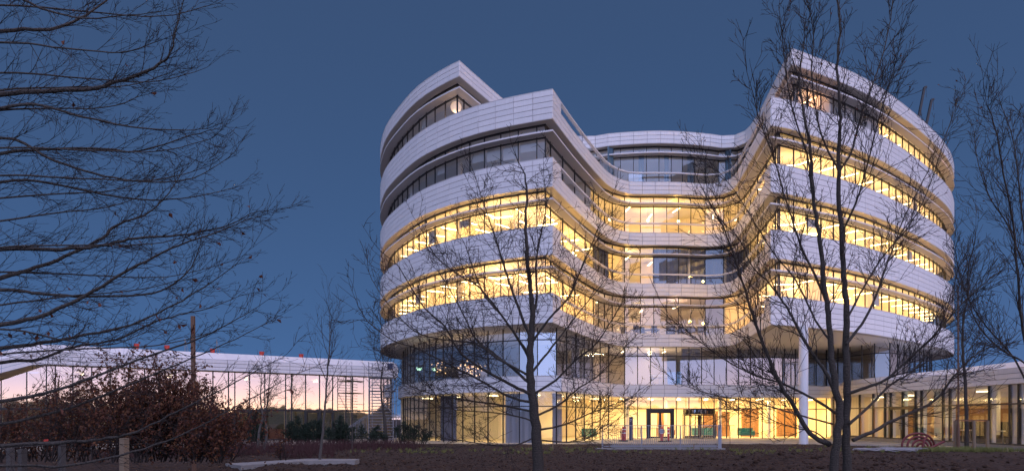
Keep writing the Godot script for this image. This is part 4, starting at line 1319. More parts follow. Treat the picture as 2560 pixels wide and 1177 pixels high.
	build_tree("bare_tree", "tall bare tree with two joined trunks standing before the right wing", at(2100, 1330, D), [
		[px_line([[2086, 1330], [2087, 1177], [2094, 1084], [2102, 1032], [2090, 960], [2081, 901], [2075, 822], [2068, 759], [2057, 665], [2044, 560], [2033, 470], [2026, 370], [2010, 280], [2000, 200], [2010, 110]], D - 0.1, D - 0.3), 0.085, 0.010, 20, 1.0],
		[px_line([[2116, 1330], [2118, 1177], [2117, 1084], [2119, 979], [2115, 875], [2117, 770], [2112, 690], [2104, 586], [2097, 425], [2101, 345], [2102, 279], [2095, 168], [2102, 60], [2090, -40]], D + 0.1, D + 0.3), 0.085, 0.012, 20, 1.0]], limbs, hb, M.bark, M.twig, 120, M.leaf)
	# far right: a tree whose trunk is just outside the picture
	D = 15.0
	limbs = []
	for q in [
		[[[2600, 1000], [2570, 880], [2553, 770], [2535, 560], [2510, 430], [2490, 320], [2470, 260]], 0.06, 0.008, 16, 1.3, 14.0],
		[[[2605, 900], [2580, 700], [2560, 560], [2545, 420], [2530, 330], [2500, 250]], 0.05, 0.008, 15, 1.2, 16.0],
		[[[2600, 1030], [2540, 900], [2480, 830], [2430, 760], [2400, 680], [2390, 620]], 0.04, 0.007, 13, 1.1, 15.6],
		[[[2610, 960], [2560, 905], [2500, 870], [2440, 800], [2420, 700], [2440, 600]], 0.04, 0.007, 12, 1.1, 14.2],
		[[[2620, 800], [2560, 660], [2520, 560], [2480, 500], [2450, 420], [2440, 360]], 0.035, 0.007, 12, 1.0, 15.5],
	]: limbs.append([px_line(q[0], D, q[5]), q[1] * 0.6, q[2] * 0.8, int(q[3] * 1.6), q[4]])
	build_tree("bare_tree", "bare tree reaching in from the right edge with upright fine branches", at(2640, 1230, D), [[px_line([[2640, 1230], [2615, 1000], [2610, 800], [2600, 600], [2590, 400], [2580, 250]], D, D), 0.14, 0.012, 16, 1.2]], limbs, hb, M.bark, M.twig, 40, M.leaf)
	# the beech on the left: near, its trunk outside the frame, long level branches
	var beech := {"wig": 0.16, "up": 0.025, "rmin": 0.0019, "levels": 2, "kids": [4, 2], "ang": [14, 46], "flat": 0.5}
	D = 6.0
	limbs = []
	for q in [
		[[[-620, 420], [-250, 290], [0, 237], [110, 228], [228, 223], [271, 210], [357, 182], [410, 150], [424, 132], [440, 70], [457, 7]], 0.034, 0.004, 26, 0.62, 5.6],
		[[[-620, 250], [-250, 120], [0, 77], [118, 73], [196, 46], [264, 0], [300, -60]], 0.03, 0.006, 15, 0.6, 6.4],
		[[[-620, 560], [-250, 430], [0, 384], [96, 375], [250, 371], [339, 378], [464, 342], [540, 320]], 0.026, 0.003, 26, 0.55, 6.2],
		[[[-620, 440], [-250, 330], [0, 271], [90, 262], [178, 285], [321, 316], [446, 325], [520, 321]], 0.024, 0.003, 24, 0.5, 5.5],
		[[[-620, 760], [-250, 650], [0, 623], [178, 623], [271, 610], [357, 594], [470, 586], [560, 565], [640, 530]], 0.032, 0.003, 28, 0.6, 5.7],
		[[[-620, 900], [-250, 770], [0, 696], [71, 675], [160, 643], [257, 593], [285, 566], [357, 539], [410, 496], [455, 430]], 0.032, 0.004, 24, 0.6, 6.3],
		[[[-620, 1010], [-250, 880], [0, 814], [100, 791], [207, 741], [321, 675], [428, 621], [540, 580], [640, 540]], 0.034, 0.003, 28, 0.6, 5.4],
		[[[-620, 860], [-250, 750], [0, 725], [100, 735], [214, 741], [378, 734], [460, 689], [490, 640], [503, 590]], 0.025, 0.003, 22, 0.55, 6.0],
		[[[-620, 1040], [-250, 920], [0, 872], [100, 858], [199, 841], [326, 812], [435, 761], [520, 710], [600, 650]], 0.028, 0.003, 26, 0.58, 5.8],
		[[[-620, 1080], [-250, 960], [0, 906], [90, 900], [181, 868], [290, 848], [400, 800], [520, 770], [600, 740]], 0.026, 0.003, 24, 0.55, 6.5],
		[[[-620, 1180], [-250, 1060], [0, 1004], [90, 988], [174, 964], [308, 913], [471, 855], [560, 815], [640, 770]], 0.028, 0.003, 26, 0.58, 5.4],
		[[[-620, 1260], [-250, 1130], [0, 1113], [145, 1107], [250, 1098], [326, 1084], [420, 1040], [560, 970], [690, 900]], 0.03, 0.003, 22, 0.55, 5.2],
		[[[-620, 1230], [-250, 1090], [0, 1060], [170, 1020], [300, 970], [420, 920], [560, 860], [680, 800]], 0.024, 0.003, 24, 0.5, 5.9],
		[[[-620, 1300], [-250, 1200], [0, 1165], [160, 1165], [330, 1130], [470, 1080], [600, 1010], [720, 945]], 0.022, 0.003, 20, 0.5, 5.0],
		[[[-620, 120], [-250, 30], [0, -10], [100, 20], [200, 45], [300, 40], [400, 28]], 0.02, 0.003, 14, 0.5, 5.7],
		[[[-620, 640], [-250, 540], [0, 455], [140, 462], [280, 490], [400, 500], [520, 485], [580, 470]], 0.022, 0.003, 24, 0.5, 6.6],
		[[[-620, 560], [-250, 420], [0, 345], [130, 400], [260, 440], [380, 455], [480, 445], [560, 400]], 0.022, 0.003, 22, 0.5, 5.9],
	]: limbs.append([px_line(q[0], D, q[5]), q[1] * 0.85, q[2] * 0.8, int(q[3] * 1.0), q[4] * 0.76])
	for k in 14:   # thinner branches between them
		var y := 30.0 + k * 66.0 + rng.randf_range(-20, 20)
		var e := rng.randf_range(330, 560)
		var s := rng.randf_range(-40, 60)
		limbs.append([px_line([[-620, y + 190], [-200, y + 30], [0, y], [e * 0.4, y + s * 0.6], [e * 0.75, y + s], [e, y + s - 30]], D, rng.randf_range(5.0, 6.9)), 0.014, 0.0025, 17, 0.45])
	build_tree("beech_tree", "large near beech at the left edge with long level dark branches", at(-640, 1560, D), [[px_line([[-640, 1560], [-640, 1100], [-630, 700], [-620, 300], [-600, -100], [-580, -400]], D, D), 0.24, 0.1, 6, 1.2]], limbs, beech, M.bark, M.twig, 120, M.leaf)
	# young trees in the bed
	var young := {"wig": 0.1, "up": 0.10, "rmin": 0.005, "levels": 2, "kids": [5, 3], "ang": [22, 48]}
	young_tree("slim young tree with a pale stem standing behind the concrete slab", [[797, 1166], [806, 1080], [812, 1010], [818, 930], [822, 880], [824, 830], [823, 790]], 26.6, 0.06, 15, 1.9, young, M.bark_grey)
	young_tree("small multi branched bare tree before the scaffold tower", [[965, 1112], [962, 1060], [955, 1010], [952, 960], [957, 910], [955, 885]], 44.0, 0.12, 16, 2.4, {"wig": 0.16, "up": 0.06, "rmin": 0.009, "levels": 2, "kids": [5, 4], "ang": [30, 65]}, M.bark)
	young_tree("left one of two small bare trees before the pavilion doors", [[643, 1122], [647, 1080], [655, 1040], [650, 1000], [652, 960], [655, 925]], 39.0, 0.09, 13, 1.7, {"wig": 0.2, "up": 0.06, "rmin": 0.008, "levels": 2, "kids": [5, 3], "ang": [30, 60]}, M.bark_grey)
	young_tree("right one of two small bare trees, nearer the closed pavilion doors", [[660, 1122], [667, 1080], [662, 1045], [668, 1000], [672, 960], [676, 915]], 39.5, 0.09, 13, 1.7, {"wig": 0.2, "up": 0.06, "rmin": 0.008, "levels": 2, "kids": [5, 3], "ang": [30, 60]}, M.bark_grey)
	young_tree("staked tree with few brown leaves beside the thin metal pole", [[2419, 1124], [2418, 1050], [2415, 960], [2408, 860], [2412, 790], [2425, 720], [2420, 650]], 38.0, 0.13, 22, 3.0, {"wig": 0.14, "up": 0.05, "rmin": 0.009, "levels": 2, "kids": [6, 4], "ang": [30, 62]}, M.bark, 220)
	young_tree("thin sapling in the bed right of the railing", [[1826, 1117], [1826, 1090], [1824, 1060], [1825, 1040]], 40.0, 0.014, 9, 0.5, {"wig": 0.2, "up": 0.03, "rmin": 0.006, "levels": 1, "kids": [4], "ang": [30, 65]}, M.twig)
	young_tree("thin single stem sapling before the dark conifers", [[879, 1138], [880, 1080], [878, 1020], [879, 960], [879, 925]], 33.0, 0.022, 3, 0.5, {"wig": 0.1, "up": 0.1, "rmin": 0.006, "levels": 1, "kids": [2], "ang": [20, 40]}, M.bark_grey)

func young_tree(label: String, line: Array, d: float, r: float, twigs: int, l: float, P: Dictionary, bark: Material, leaves := 0) -> void:
	build_tree("young_tree", label, at(line[0][0], line[0][1], d), [[px_line(line, d, d), r, P.rmin * 1.3, twigs, l, 0.3]], [], P, bark, M.twig, leaves, M.leaf)

# ---- shrubs and ground plants
func leafy_shrub(label: String, o: Vector3, w: float, h: float, n: int, stems := 26) -> void:
	var S := thing("beech_shrub", label, "shrub", o)
	var st := MB.new()
	var lf := [MB.new(), MB.new(), MB.new()]
	for k in stems:
		var a := rng.randf() * TAU
		var d := Vector3(cos(a) * rng.randf_range(0.1, 0.6), 1.0, sin(a) * rng.randf_range(0.1, 0.6)).normalized()
		var tips := []
		twig(st, tips, o + Vector3(rng.randf_range(-0.3, 0.3) * w, 0, rng.randf_range(-0.3, 0.3) * w), d, h * rng.randf_range(0.6, 1.05), 0.018, 0, {"wig": 0.16, "up": 0.02, "rmin": 0.004, "levels": 2, "kids": [8, 4], "ang": [28, 65]})
		for q in tips:
			for j in n:
				var e: Vector3 = q[0] - q[1] * rng.randf() * 0.35
				var dd := Vector3(rng.randfn(), rng.randfn() - 0.5, rng.randfn()).normalized()
				lf[rng.randi() % 3].leaf(e, dd, dd.cross(Vector3(rng.randfn(), rng.randfn(), rng.randfn())).normalized(), rng.randf_range(0.055, 0.10), rng.randf_range(0.035, 0.06))
	part("stems", st, M.twig, S, "stuff")
	for k in 3: part("foliage", lf[k], [M.leaf, M.leaf_b, M.leaf_c][k], S, "stuff")

func conifer(label: String, o: Vector3, w: float, h: float) -> void:   # several leaders of uneven height, each with upswept sprays
	var S := thing("conifer_shrub", label, "shrub", o, "")
	var st := MB.new()
	var nd := MB.new()
	var leaders := int(4 + w * 2.5)
	for q in leaders:
		var base := o + Vector3(rng.randf_range(-0.5, 0.5) * w, 0, rng.randf_range(-0.4, 0.4) * w)
		var off := absf(base.x - o.x) / (w * 0.5)
		var hh := h * rng.randf_range(0.62, 1.05) * (1.0 - 0.4 * off)
		var top := base + Vector3(rng.randfn() * 0.08 + (base.x - o.x) * 0.25, hh, rng.randfn() * 0.1)
		st.cyl(base, top, 0.035, 6, 0.008)
		for k in int(46 * hh):
			var t := rng.randf_range(0.02, 1.0)
			var p := base.lerp(top, t)
			var a := rng.randf() * TAU
			var reach := (0.10 + 0.36 * (1.0 - t)) * rng.randf_range(0.6, 1.3) * (0.6 + 0.35 * w)
			var d := Vector3(cos(a), rng.randf_range(0.25, 1.3), sin(a)).normalized()
			var e := p + d * reach
			nd.tube(PackedVector3Array([p, e]), PackedFloat32Array([0.008, 0.003]), 3)
			for j in 11:
				var f := p.lerp(e, rng.randf_range(0.15, 1.0))
				var dd := (d + Vector3(rng.randfn(), rng.randfn(), rng.randfn()) * 0.6).normalized()
				nd.leaf(f, dd, dd.cross(Vector3(rng.randfn(), rng.randfn(), rng.randfn())).normalized(), rng.randf_range(0.07, 0.16), 0.03)
	part("stem", st, M.bark, S)
	part("foliage", nd, M.needle, S, "stuff")

func plants() -> void:
	leafy_shrub("dense brown leaved beech shrub right of the rusty pole", at(520, 1177, 17.0) + Vector3(0, 0.2, 0), 1.6, 1.5, 4)
	leafy_shrub("tallest brown leaved beech shrub left of the rusty pole", at(420, 1177, 18.0) + Vector3(0, 0.25, 0), 2.0, 2.3, 6)
	leafy_shrub("brown leaved beech shrub in the middle of the left hedge group", at(310, 1177, 17.0) + Vector3(0, 0.2, 0), 2.0, 2.1, 6)
	leafy_shrub("brown leaved beech shrub nearest the left timber posts", at(190, 1177, 18.5) + Vector3(0, 0.25, 0), 2.0, 1.75, 4)
	leafy_shrub("low brown leaved shrub at the left edge behind the posts", at(60, 1177, 19.5) + Vector3(0, 0.25, 0), 2.2, 1.5, 3)
	leafy_shrub("small brown leaved sprig left of the slim young tree", at(710, 1177, 20.0) + Vector3(0, 0.3, 0), 0.4, 0.75, 1, 3)
	conifer("dark conifer shrub left of the pavilion's right door", at(735, 1110, 43.0), 1.9, 1.75)
	conifer("wide dark conifer shrub in front of the pavilion's right door", at(800, 1110, 42.6), 2.3, 1.5)
	conifer("tallest narrow dark conifer right of the pavilion's right door", at(851, 1110, 43.0), 1.2, 2.0)
	conifer("round dark conifer shrub left of the scaffold tower", at(897, 1110, 42.6), 2.0, 1.45)
	conifer("low spreading dark conifer right of the scaffold tower", at(1015, 1110, 43.4), 2.4, 1.3)
	conifer("narrow dark conifer between the two small bare trees", at(641, 1110, 41.0), 0.9, 1.9)
	# reddish low shrubs, ground cover
	var st := MB.new()
	for k in 2600:
		var x := rng.randf_range(-17.5, -5.0); var d := rng.randf_range(30.0, 43.5)
		if noise.get_noise_2d(x * 1.2, d * 1.2) < -0.12 or x > -7.0 and d < 38.0: continue
		var p := Vector3(x, soil_y(x, d), -d)
		for j in 4:
			var e := p + Vector3(rng.randfn() * 0.13, rng.randf_range(0.2, 0.55), rng.randfn() * 0.13)
			st.tube(PackedVector3Array([p, p.lerp(e, 0.6) + Vector3(rng.randfn() * 0.03, 0, 0), e]), PackedFloat32Array([0.009, 0.006, 0.003]), 3)
	single("dogwood_shrubs", st, M.twig_red, "low reddish twiggy shrubs covering the bed before the conifers", "shrubs", "", "stuff")
	# grass tufts in the soil bed
	var gr := MB.new()
	for k in 900:
		var x := rng.randf_range(-8.0, 27.0); var d := rng.randf_range(33.0, 39.5)
		if x > 14.0: d += 1.2
		if k > 560:
			x = rng.randf_range(20.0, 25.3); d = rng.randf_range(35.2, 38.0)
		elif noise.get_noise_2d(x * 0.8 + 30, d * 1.6) < 0.05: continue
		if d > soil_edge(x): continue
		var p := Vector3(x, soil_y(x, d) - 0.02, -d)
		for j in 11:
			var a := rng.randf() * TAU
			var out := Vector3(cos(a), 0, sin(a))
			var h := rng.randf_range(0.1, 0.24) * (1.45 if k > 560 else 1.0)
			var b := p + out * rng.randf() * 0.06
			gr.leaf(b, (Vector3.UP + out * rng.randf_range(0.2, 0.8)).normalized(), out.cross(Vector3.UP), h, 0.022)
	single("grass_tufts", gr, M.grass, "sparse yellow green grass tufts in the dark soil", "grass", "", "stuff")
	# bark mulch and dead leaves strewn over the bed
	for m in 2:
		var mu := MB.new()
		for k in 7000:
			var d := 20.0 + pow(rng.randf(), 1.3) * 26.0
			var x := rng.randf_range(-0.42, 0.6) * d
			if d > soil_edge(x) - 0.3: continue
			var p := Vector3(x, soil_y(x, d) + 0.012, -d)
			var a := rng.randf() * TAU
			var dd := Vector3(cos(a), rng.randf_range(0.0, 0.7), sin(a)).normalized()
			mu.leaf(p, dd, dd.cross(Vector3(rng.randfn() * 0.4, 1, rng.randfn() * 0.4)).normalized(), rng.randf_range(0.05, 0.13), rng.randf_range(0.02, 0.05))
		single("bark_mulch", mu, [M.mulch, M.mulch_b][m], ["light brown chips and dead leaves strewn over the soil", "dark brown chips of bark strewn over the soil"][m], "mulch", "", "stuff")
	# clods and stones on the soil nearest the camera
	var cl := MB.new()
	for k in 2600:
		var d := 19.0 + pow(rng.randf(), 1.6) * 20.0
		var x := rng.randf_range(-0.5, 0.75) * d
		if x < -9.0: continue
		var r := rng.randf_range(0.015, 0.055) * (1.7 if x > 7.0 and d < 29.0 else 1.0)
		var p := Vector3(x, soil_y(x, d) + r * 0.1, -d)
		var base := cl.v.size()
		cl.blob(p, Vector3(r * rng.randf_range(0.8, 1.5), r * rng.randf_range(0.5, 0.9), r * rng.randf_range(0.8, 1.4)), 4, 6)
		for j in range(base, cl.v.size()): cl.v[j] += Vector3(rng.randfn(), rng.randfn(), rng.randfn()) * r * 0.12
	single("soil_clods", cl, M.soil, "dark lumps of turned earth lying on the soil", "earth", "", "stuff")

# ---- things on the site
func railing() -> void:
	var d := 38.2
	var a := at(1506, 1060, d); var b := at(1800, 1060, d)
	var R := thing("railing", "pale steel bar railing on a concrete base before the entrance", "railing", Vector3((a.x + b.x) / 2, 0, -d))
	var bs := MB.new()
	bs.box(Vector3(a.x - 0.3, -0.12, -d - 0.5), Vector3(b.x + 0.25, 0.10, -d + 0.22))
	part("concrete_base", bs, M.concrete, R)
	var b2 := MB.new()
	b2.box(Vector3(a.x + 0.55, 0.10, -d - 0.62), Vector3(b.x - 0.1, 0.27, -d - 0.2))
	part("concrete_upstand", b2, M.concrete, R)
	for y in [1.3, 0.2]:
		var mb := MB.new()
		mb.box(Vector3(a.x, y - 0.02, -d - 0.025), Vector3(b.x, y + 0.02, -d + 0.025))
		part("rail", mb, M.steel, R)
	var bar := MB.new()
	bar.box(Vector3(-0.009, 0.2, -0.009), Vector3(0.009, 1.29, 0.009))
	var bm := bar.mesh()
	var n := 62
	for k in n: copy_part("baluster", bm, M.steel, R, Transform3D(Basis.IDENTITY, Vector3(lerpf(a.x, b.x, (k + 0.5) / n) - R.position.x, 0, 0)))
	for k in 4:
		var mb := MB.new()
		var x := lerpf(a.x, b.x, k / 3.0)
		var w := 0.03 if k < 3 else 0.09
		mb.box(Vector3(x - w, 0.08, -d - 0.04), Vector3(x + w, 1.31 + (0.03 if k == 3 else 0.0), -d + 0.04))
		part("post", mb, M.steel, R)
	var S := thing("notice_board", "small grey notice board fixed on the steel railing", "sign", at(1655, 1078, d - 0.07))
	var sb := MB.new()
	sb.obox(S.position, Vector3(0.155, 0, 0), Vector3(0, 0.095, 0), Vector3(0, 0, 0.012))
	part("board", sb, solid(Color(0.16, 0.17, 0.2), 0.6), S)
	var sl := MB.new()
	for k in 4: sl.box(S.position + Vector3(-0.12, 0.055 - k * 0.038, 0.013), S.position + Vector3(0.05 + 0.02 * (k % 3), 0.066 - k * 0.038, 0.015))
	part("print", sl, solid(Color(0.5, 0.52, 0.56), 0.7), S)

func delineator(label: String, x: float, px: float, d: float, lean: float) -> void:
	var o := at(px, 1045, d); o.y = 0.0
	var D := thing("marker_post", label, "marker post", o, "red marker posts at the entrance")
	var bs := MB.new()
	var ring := PackedVector2Array()
	for k in 8: ring.append(Vector2(o.x, d) + Vector2.from_angle(TAU * k / 8 + 0.39) * 0.26)
	bs.prism(ring, -0.005, 0.09)
	part("rubber_foot", bs, M.black, D)
	var up := Vector3(lean, 1, 0).normalized()
	var mb := MB.new()
	mb.obox(o + up * 0.56, Vector3(0.085, 0, 0), up * 0.5, Vector3(0, 0, 0.03))
	part("plate", mb, M.red, D)
	for k in 2:
		var w := MB.new()
		w.obox(o + up * (0.62 + k * 0.26), Vector3(0.087, 0, 0), up * 0.035, Vector3(0, 0, 0.032))
		part("reflective_band", w, M.panel, D)

func sofa(label: String, o: Vector3, w: float, m: Material) -> void:
	var S := thing("sofa", label, "sofa", o)
	var mb := MB.new()
	mb.box(o + Vector3(-w / 2, 0.16, -0.4), o + Vector3(w / 2, 0.42, 0.4)); part("seat", mb, m, S)
	mb = MB.new(); mb.box(o + Vector3(-w / 2, 0.42, -0.42), o + Vector3(w / 2, 0.82, -0.22)); part("backrest", mb, m, S)
	for s in [-1, 1]:
		mb = MB.new(); mb.box(o + Vector3(s * (w / 2 - 0.07) - 0.07, 0.42, -0.2), o + Vector3(s * (w / 2 - 0.07) + 0.07, 0.6, 0.4)); part("armrest", mb, m, S)
		for t in [-1, 1]:
			mb = MB.new(); mb.cyl(o + Vector3(s * (w / 2 - 0.1), 0, t * 0.32), o + Vector3(s * (w / 2 - 0.1), 0.17, t * 0.32), 0.025, 8); part("leg", mb, M.timber, S)

func make_chair(label: String, group: String, m: Material) -> Node3D:
	var S := thing("chair", label, "chair", Vector3.ZERO, group)
	var mb := MB.new()
	mb.box(Vector3(-0.24, 0.42, -0.24), Vector3(0.24, 0.47, 0.24)); part("seat", mb, m, S)
	mb = MB.new(); mb.obox(Vector3(0, 0.72, -0.25), Vector3(0.25, 0, 0), Vector3(0, 0.24, -0.04), Vector3(0, 0.003, 0.02)); part("backrest", mb, m, S)
	for x in [-0.2, 0.2]:
		for z in [-0.2, 0.2]:
			mb = MB.new(); mb.cyl(Vector3(x * 1.1, 0, z * 1.1), Vector3(x, 0.43, z), 0.015, 6); part("leg", mb, M.steel, S)
	return S
func copy_thing(o: Node3D, base_name: String, label: String, pos: Vector3, turn: float) -> void:
	var c := o.duplicate()
	c.name = numbered(base_name)
	add_child(c)
	c.position = pos; c.rotation.y = turn
	c.set_meta("label", label)
func table(label: String, o: Vector3, w: float, h: float, m: Material, round_ := true) -> void:
	var S := thing("table", label, "table", o)
	var mb := MB.new()
	if round_:
		mb.cyl(o + Vector3(0, h - 0.04, 0), o + Vector3(0, h, 0), w / 2, 20)
		part("table_top", mb, m, S)
		mb = MB.new(); mb.cyl(o + Vector3(0, 0.03, 0), o + Vector3(0, h - 0.04, 0), 0.04, 10); part("leg", mb, M.steel, S)
		mb = MB.new(); mb.cyl(o, o + Vector3(0, 0.03, 0), w / 3, 16); part("foot", mb, M.steel, S)
	else:
		mb.box(o + Vector3(-w / 2, h - 0.05, -0.45), o + Vector3(w / 2, h, 0.45)); part("table_top", mb, m, S)
		for x in [-1, 1]:
			for z in [-1, 1]:
				mb = MB.new(); mb.box(o + Vector3(x * (w / 2 - 0.1) - 0.03, 0, z * 0.38 - 0.03), o + Vector3(x * (w / 2 - 0.1) + 0.03, h - 0.05, z * 0.38 + 0.03)); part("leg", mb, M.steel, S)

func curtain(label: String, a: Vector2, b: Vector2, y0: float, y1: float, m: Material) -> void:
	drape(label, PackedVector2Array([a, b]), y0, y1, m)
func drape(label: String, line: PackedVector2Array, y0: float, y1: float, m: Material) -> void:   # hangs in folds
	var mb := MB.new()
	var n := maxi(6, int(length_of(line) / 0.045))
	line = resample(line, n)
	var a := line[0]; var b := line[-1]
	var ph := rng.randf() * 6.0
	var k0 := mb.v.size()
	for k in n + 1:
		var t := float(k) / n
		var w := sin(t * n * 0.62 + ph + sin(t * 23.0) * 0.8) * 0.055
		var d := tangent(line, k)
		var nn := Vector2(d.y, -d.x)
		var p := line[k] + nn * w
		var nx := (V(nn, 0) - V(d, 0) * cos(t * n * 0.62 + ph) * 0.75).normalized()
		mb.v.append(V(p, y0)); mb.v.append(V(p, y1)); mb.n.append(nx); mb.n.append(nx)
	for k in n:
		var A := k0 + k * 2
		mb.i.append_array(PackedInt32Array([A, A + 1, A + 3, A, A + 3, A + 2]))
	var C := thing("curtain", label, "curtain", V((a + b) / 2, y0))
	part("cloth", mb, m, C)
	var r := MB.new()
	for k in range(0, n, maxi(1, n / 8)): r.cyl(V(line[k], y1 + 0.02), V(line[mini(n, k + maxi(1, n / 8))], y1 + 0.02), 0.02, 6)
	part("rail", r, M.steel, C)

func furnish() -> void:
	sofa("long teal sofa behind the revolving door", Vector3(17.0, 0.012, -64.0), 2.0, M.teal)
	sofa("teal sofa right of the round column behind the glass", Vector3(20.6, 0.012, -63.6), 1.3, M.teal)
	sofa("teal sofa in the yellow lobby left of the entrance", Vector3(6.4, 0.012, -60.0), 1.2, M.teal)
	sofa("brown leather sofa between the two entrance doors", Vector3(14.0, 0.012, -65.8), 1.5, M.wood)
	table("dark high table right of the revolving door", Vector3(19.0, 0.012, -63.0), 0.8, 1.05, M.booth)
	table("white reception table behind the double door", Vector3(12.3, 0.012, -65.2), 1.8, 0.9, M.panel, false)
	table("round table by the left lobby window", Vector3(9.4, 0.012, -62.3), 0.9, 0.74, M.wood)
	# hanging black lantern and white board seen through the entrance
	var B := thing("white_board", "large white board on the lobby wall behind the double door", "board", Vector3(12.6, 1.5, -69.85))
	var mb := MB.new(); mb.box(Vector3(10.4, 0.75, -69.88), Vector3(14.9, 2.3, -69.83)); part("panel", mb, M.panel, B)
	mb = MB.new(); mb.box(Vector3(10.35, 0.7, -69.89), Vector3(14.95, 0.75, -69.8)); part("frame", mb, M.steel, B)
	# chairs and tables of the meeting floor above the overhang
	var y: float = ZB[0] + 0.993
	var spots := [[9.7, 62.3, 0.4, "grey"], [10.7, 62.0, 2.8, "grey"], [11.3, 62.4, 0.2, "grey"], [12.2, 62.1, 3.0, "grey"], [14.6, 62.0, 0.2, "grey"], [15.1, 62.2, 3.4, "grey"], [15.6, 62.3, 0.1, "grey"], [16.2, 62.1, 2.9, "grey"], [16.7, 62.4, 0.5, "grey"]]
	var proto := make_chair("grey chair at the meeting floor window, leftmost one above the overhang", "grey chairs at the meeting floor windows", M.chair)
	for k in spots.size():
		var q: Array = spots[k]
		var pos := Vector3(q[0], y, -q[1])
		if k == 0:
			proto.position = pos; proto.rotation.y = q[2]
		else:
			copy_thing(proto, "chair", "grey chair at the meeting floor window, number %s from the left" % ["one", "two", "three", "four", "five", "six", "seven", "eight", "nine"][k], pos, q[2])
	table("long grey table on the meeting floor, left one behind the chairs", Vector3(11.6, y, -62.9), 2.4, 0.74, M.chair, false)
	table("long grey table on the meeting floor, right one behind the chairs", Vector3(15.6, y, -63.0), 2.4, 0.74, M.chair, false)
	mb = MB.new()
	var cb := thing("cabinet", "tall grey cabinet standing between the meeting floor tables", "cabinet", Vector3(13.7, y, -62.4))
	mb.box(Vector3(13.35, y, -62.65), Vector3(14.05, y + 1.15, -62.2)); part("body", mb, M.chair, cb)
	mb = MB.new(); mb.box(Vector3(13.37, y + 0.1, -62.19), Vector3(13.69, y + 1.1, -62.17)); part("door", mb, M.chair, cb)
	mb = MB.new(); mb.box(Vector3(13.71, y + 0.1, -62.19), Vector3(14.03, y + 1.1, -62.17)); part("door", mb, M.chair, cb)
	# dining table of the first floor's lit room
	table("white table with stools in the lit first floor room", Vector3(12.7, 4.45, -62.6), 1.5, 0.95, M.panel, false)
	for k in 3:
		var S := thing("bar_stool", ["left", "middle", "right"][k] + " stool at the white table of the lit first floor room", "stool", Vector3(12.2 + k * 0.5, 4.45, -61.9), "stools at the first floor table")
		mb = MB.new(); mb.cyl(S.position + Vector3(0, 0.62, 0), S.position + Vector3(0, 0.67, 0), 0.17, 12); part("seat", mb, M.chair, S)
		for a in 3:
			var e := Vector3(cos(TAU * a / 3), 0, sin(TAU * a / 3)) * 0.17
			mb = MB.new(); mb.cyl(S.position + e, S.position + e * 0.5 + Vector3(0, 0.62, 0), 0.014, 6); part("leg", mb, M.steel, S)
	# curtains
	var L := offset(recess_line, -1.15)
	var z1: float = ZB[1]; var z3: float = ZB[3]
	drape("dark blue grey curtain left of the lit strip, third storey of the recess", L.slice(6, 9), z1 + 1.0, z1 + 4.1, M.curtain)
	drape("wide dark blue grey curtain, third storey of the recess", L.slice(11, 19), z1 + 1.0, z1 + 4.1, M.curtain)
	var names := ["first", "second", "third", "fourth", "fifth"]
	for k in 5:
		var j: int = [8, 10, 12, 14, 16][k]
		curtain("narrow blue curtain of the dark top storey, %s from the left" % names[k], L[j] + Vector2(0, 0.4), L[j].lerp(L[j + 1], 0.42) + Vector2(0, 0.4), z3 + 1.0, z3 + 4.1, M.curtain_blue)
	var G := offset(low_line, -0.35)
	curtain("grey curtain behind the ground floor glass left of the oak", G[15], G[17], 0.02, 3.3, M.curtain)
	curtain("pale grey curtain behind the ground floor corner glass", G[21], G[23], 0.02, 3.3, M.curtain_grey)
	curtain("grey curtain in the corner of the ground floor, lobby side", G[24], G[25], 0.02, 3.3, M.curtain_grey)
	curtain("grey curtain on the first floor right of the lit room", G[35].lerp(G[36], 0.5), G[37], 4.5, 7.5, M.curtain)
	curtain("second grey curtain on the first floor under the overhang", G[40], G[42], 4.5, 7.5, M.curtain)
	curtain("pale curtain across the first floor window by the lobby side corner", G[26], G[27], 4.5, 7.5, M.curtain_grey)
	# booths of the right pavilion
	for k in 4:
		var d: float = [47.0, 44.0, 41.0, 38.0][k]
		var S := thing("seat_booth", ["farthest", "second farthest", "second nearest", "nearest"][k] + " dark high backed seat booth behind the right wing's glass", "booth", Vector3(29.0, 0.22, -d), "seat booths in the right wing")
		var o := S.position
		mb = MB.new(); mb.box(o + Vector3(-0.9, 0, -0.14), o + Vector3(0.9, 1.25, 0.0)); part("backrest", mb, M.booth, S)
		mb = MB.new(); mb.box(o + Vector3(-0.9, 0, 0.0), o + Vector3(0.9, 0.45, 0.6)); part("seat", mb, M.booth, S)
		mb = MB.new(); mb.box(o + Vector3(0.76, 0.45, 0.0), o + Vector3(0.9, 1.25, 0.6)); part("side_panel", mb, M.booth, S)
	for k in 3:
		table(["farthest", "middle", "nearest"][k] + " pale table between the right wing's booths", Vector3(29.0, 0.22, -45.4 + k * 3.0), 1.1, 0.74, M.white, false)
	var W := thing("wall_picture", "framed white picture on the right wing's timber wall", "picture", Vector3(33.4, 1.75, -46.0))
	mb = MB.new(); mb.box(Vector3(33.36, 1.4, -46.6), Vector3(33.48, 2.1, -45.4)); part("frame", mb, M.black, W)
	mb = MB.new(); mb.box(Vector3(33.34, 1.46, -46.53), Vector3(33.37, 2.04, -45.47)); part("sheet", mb, M.panel, W)

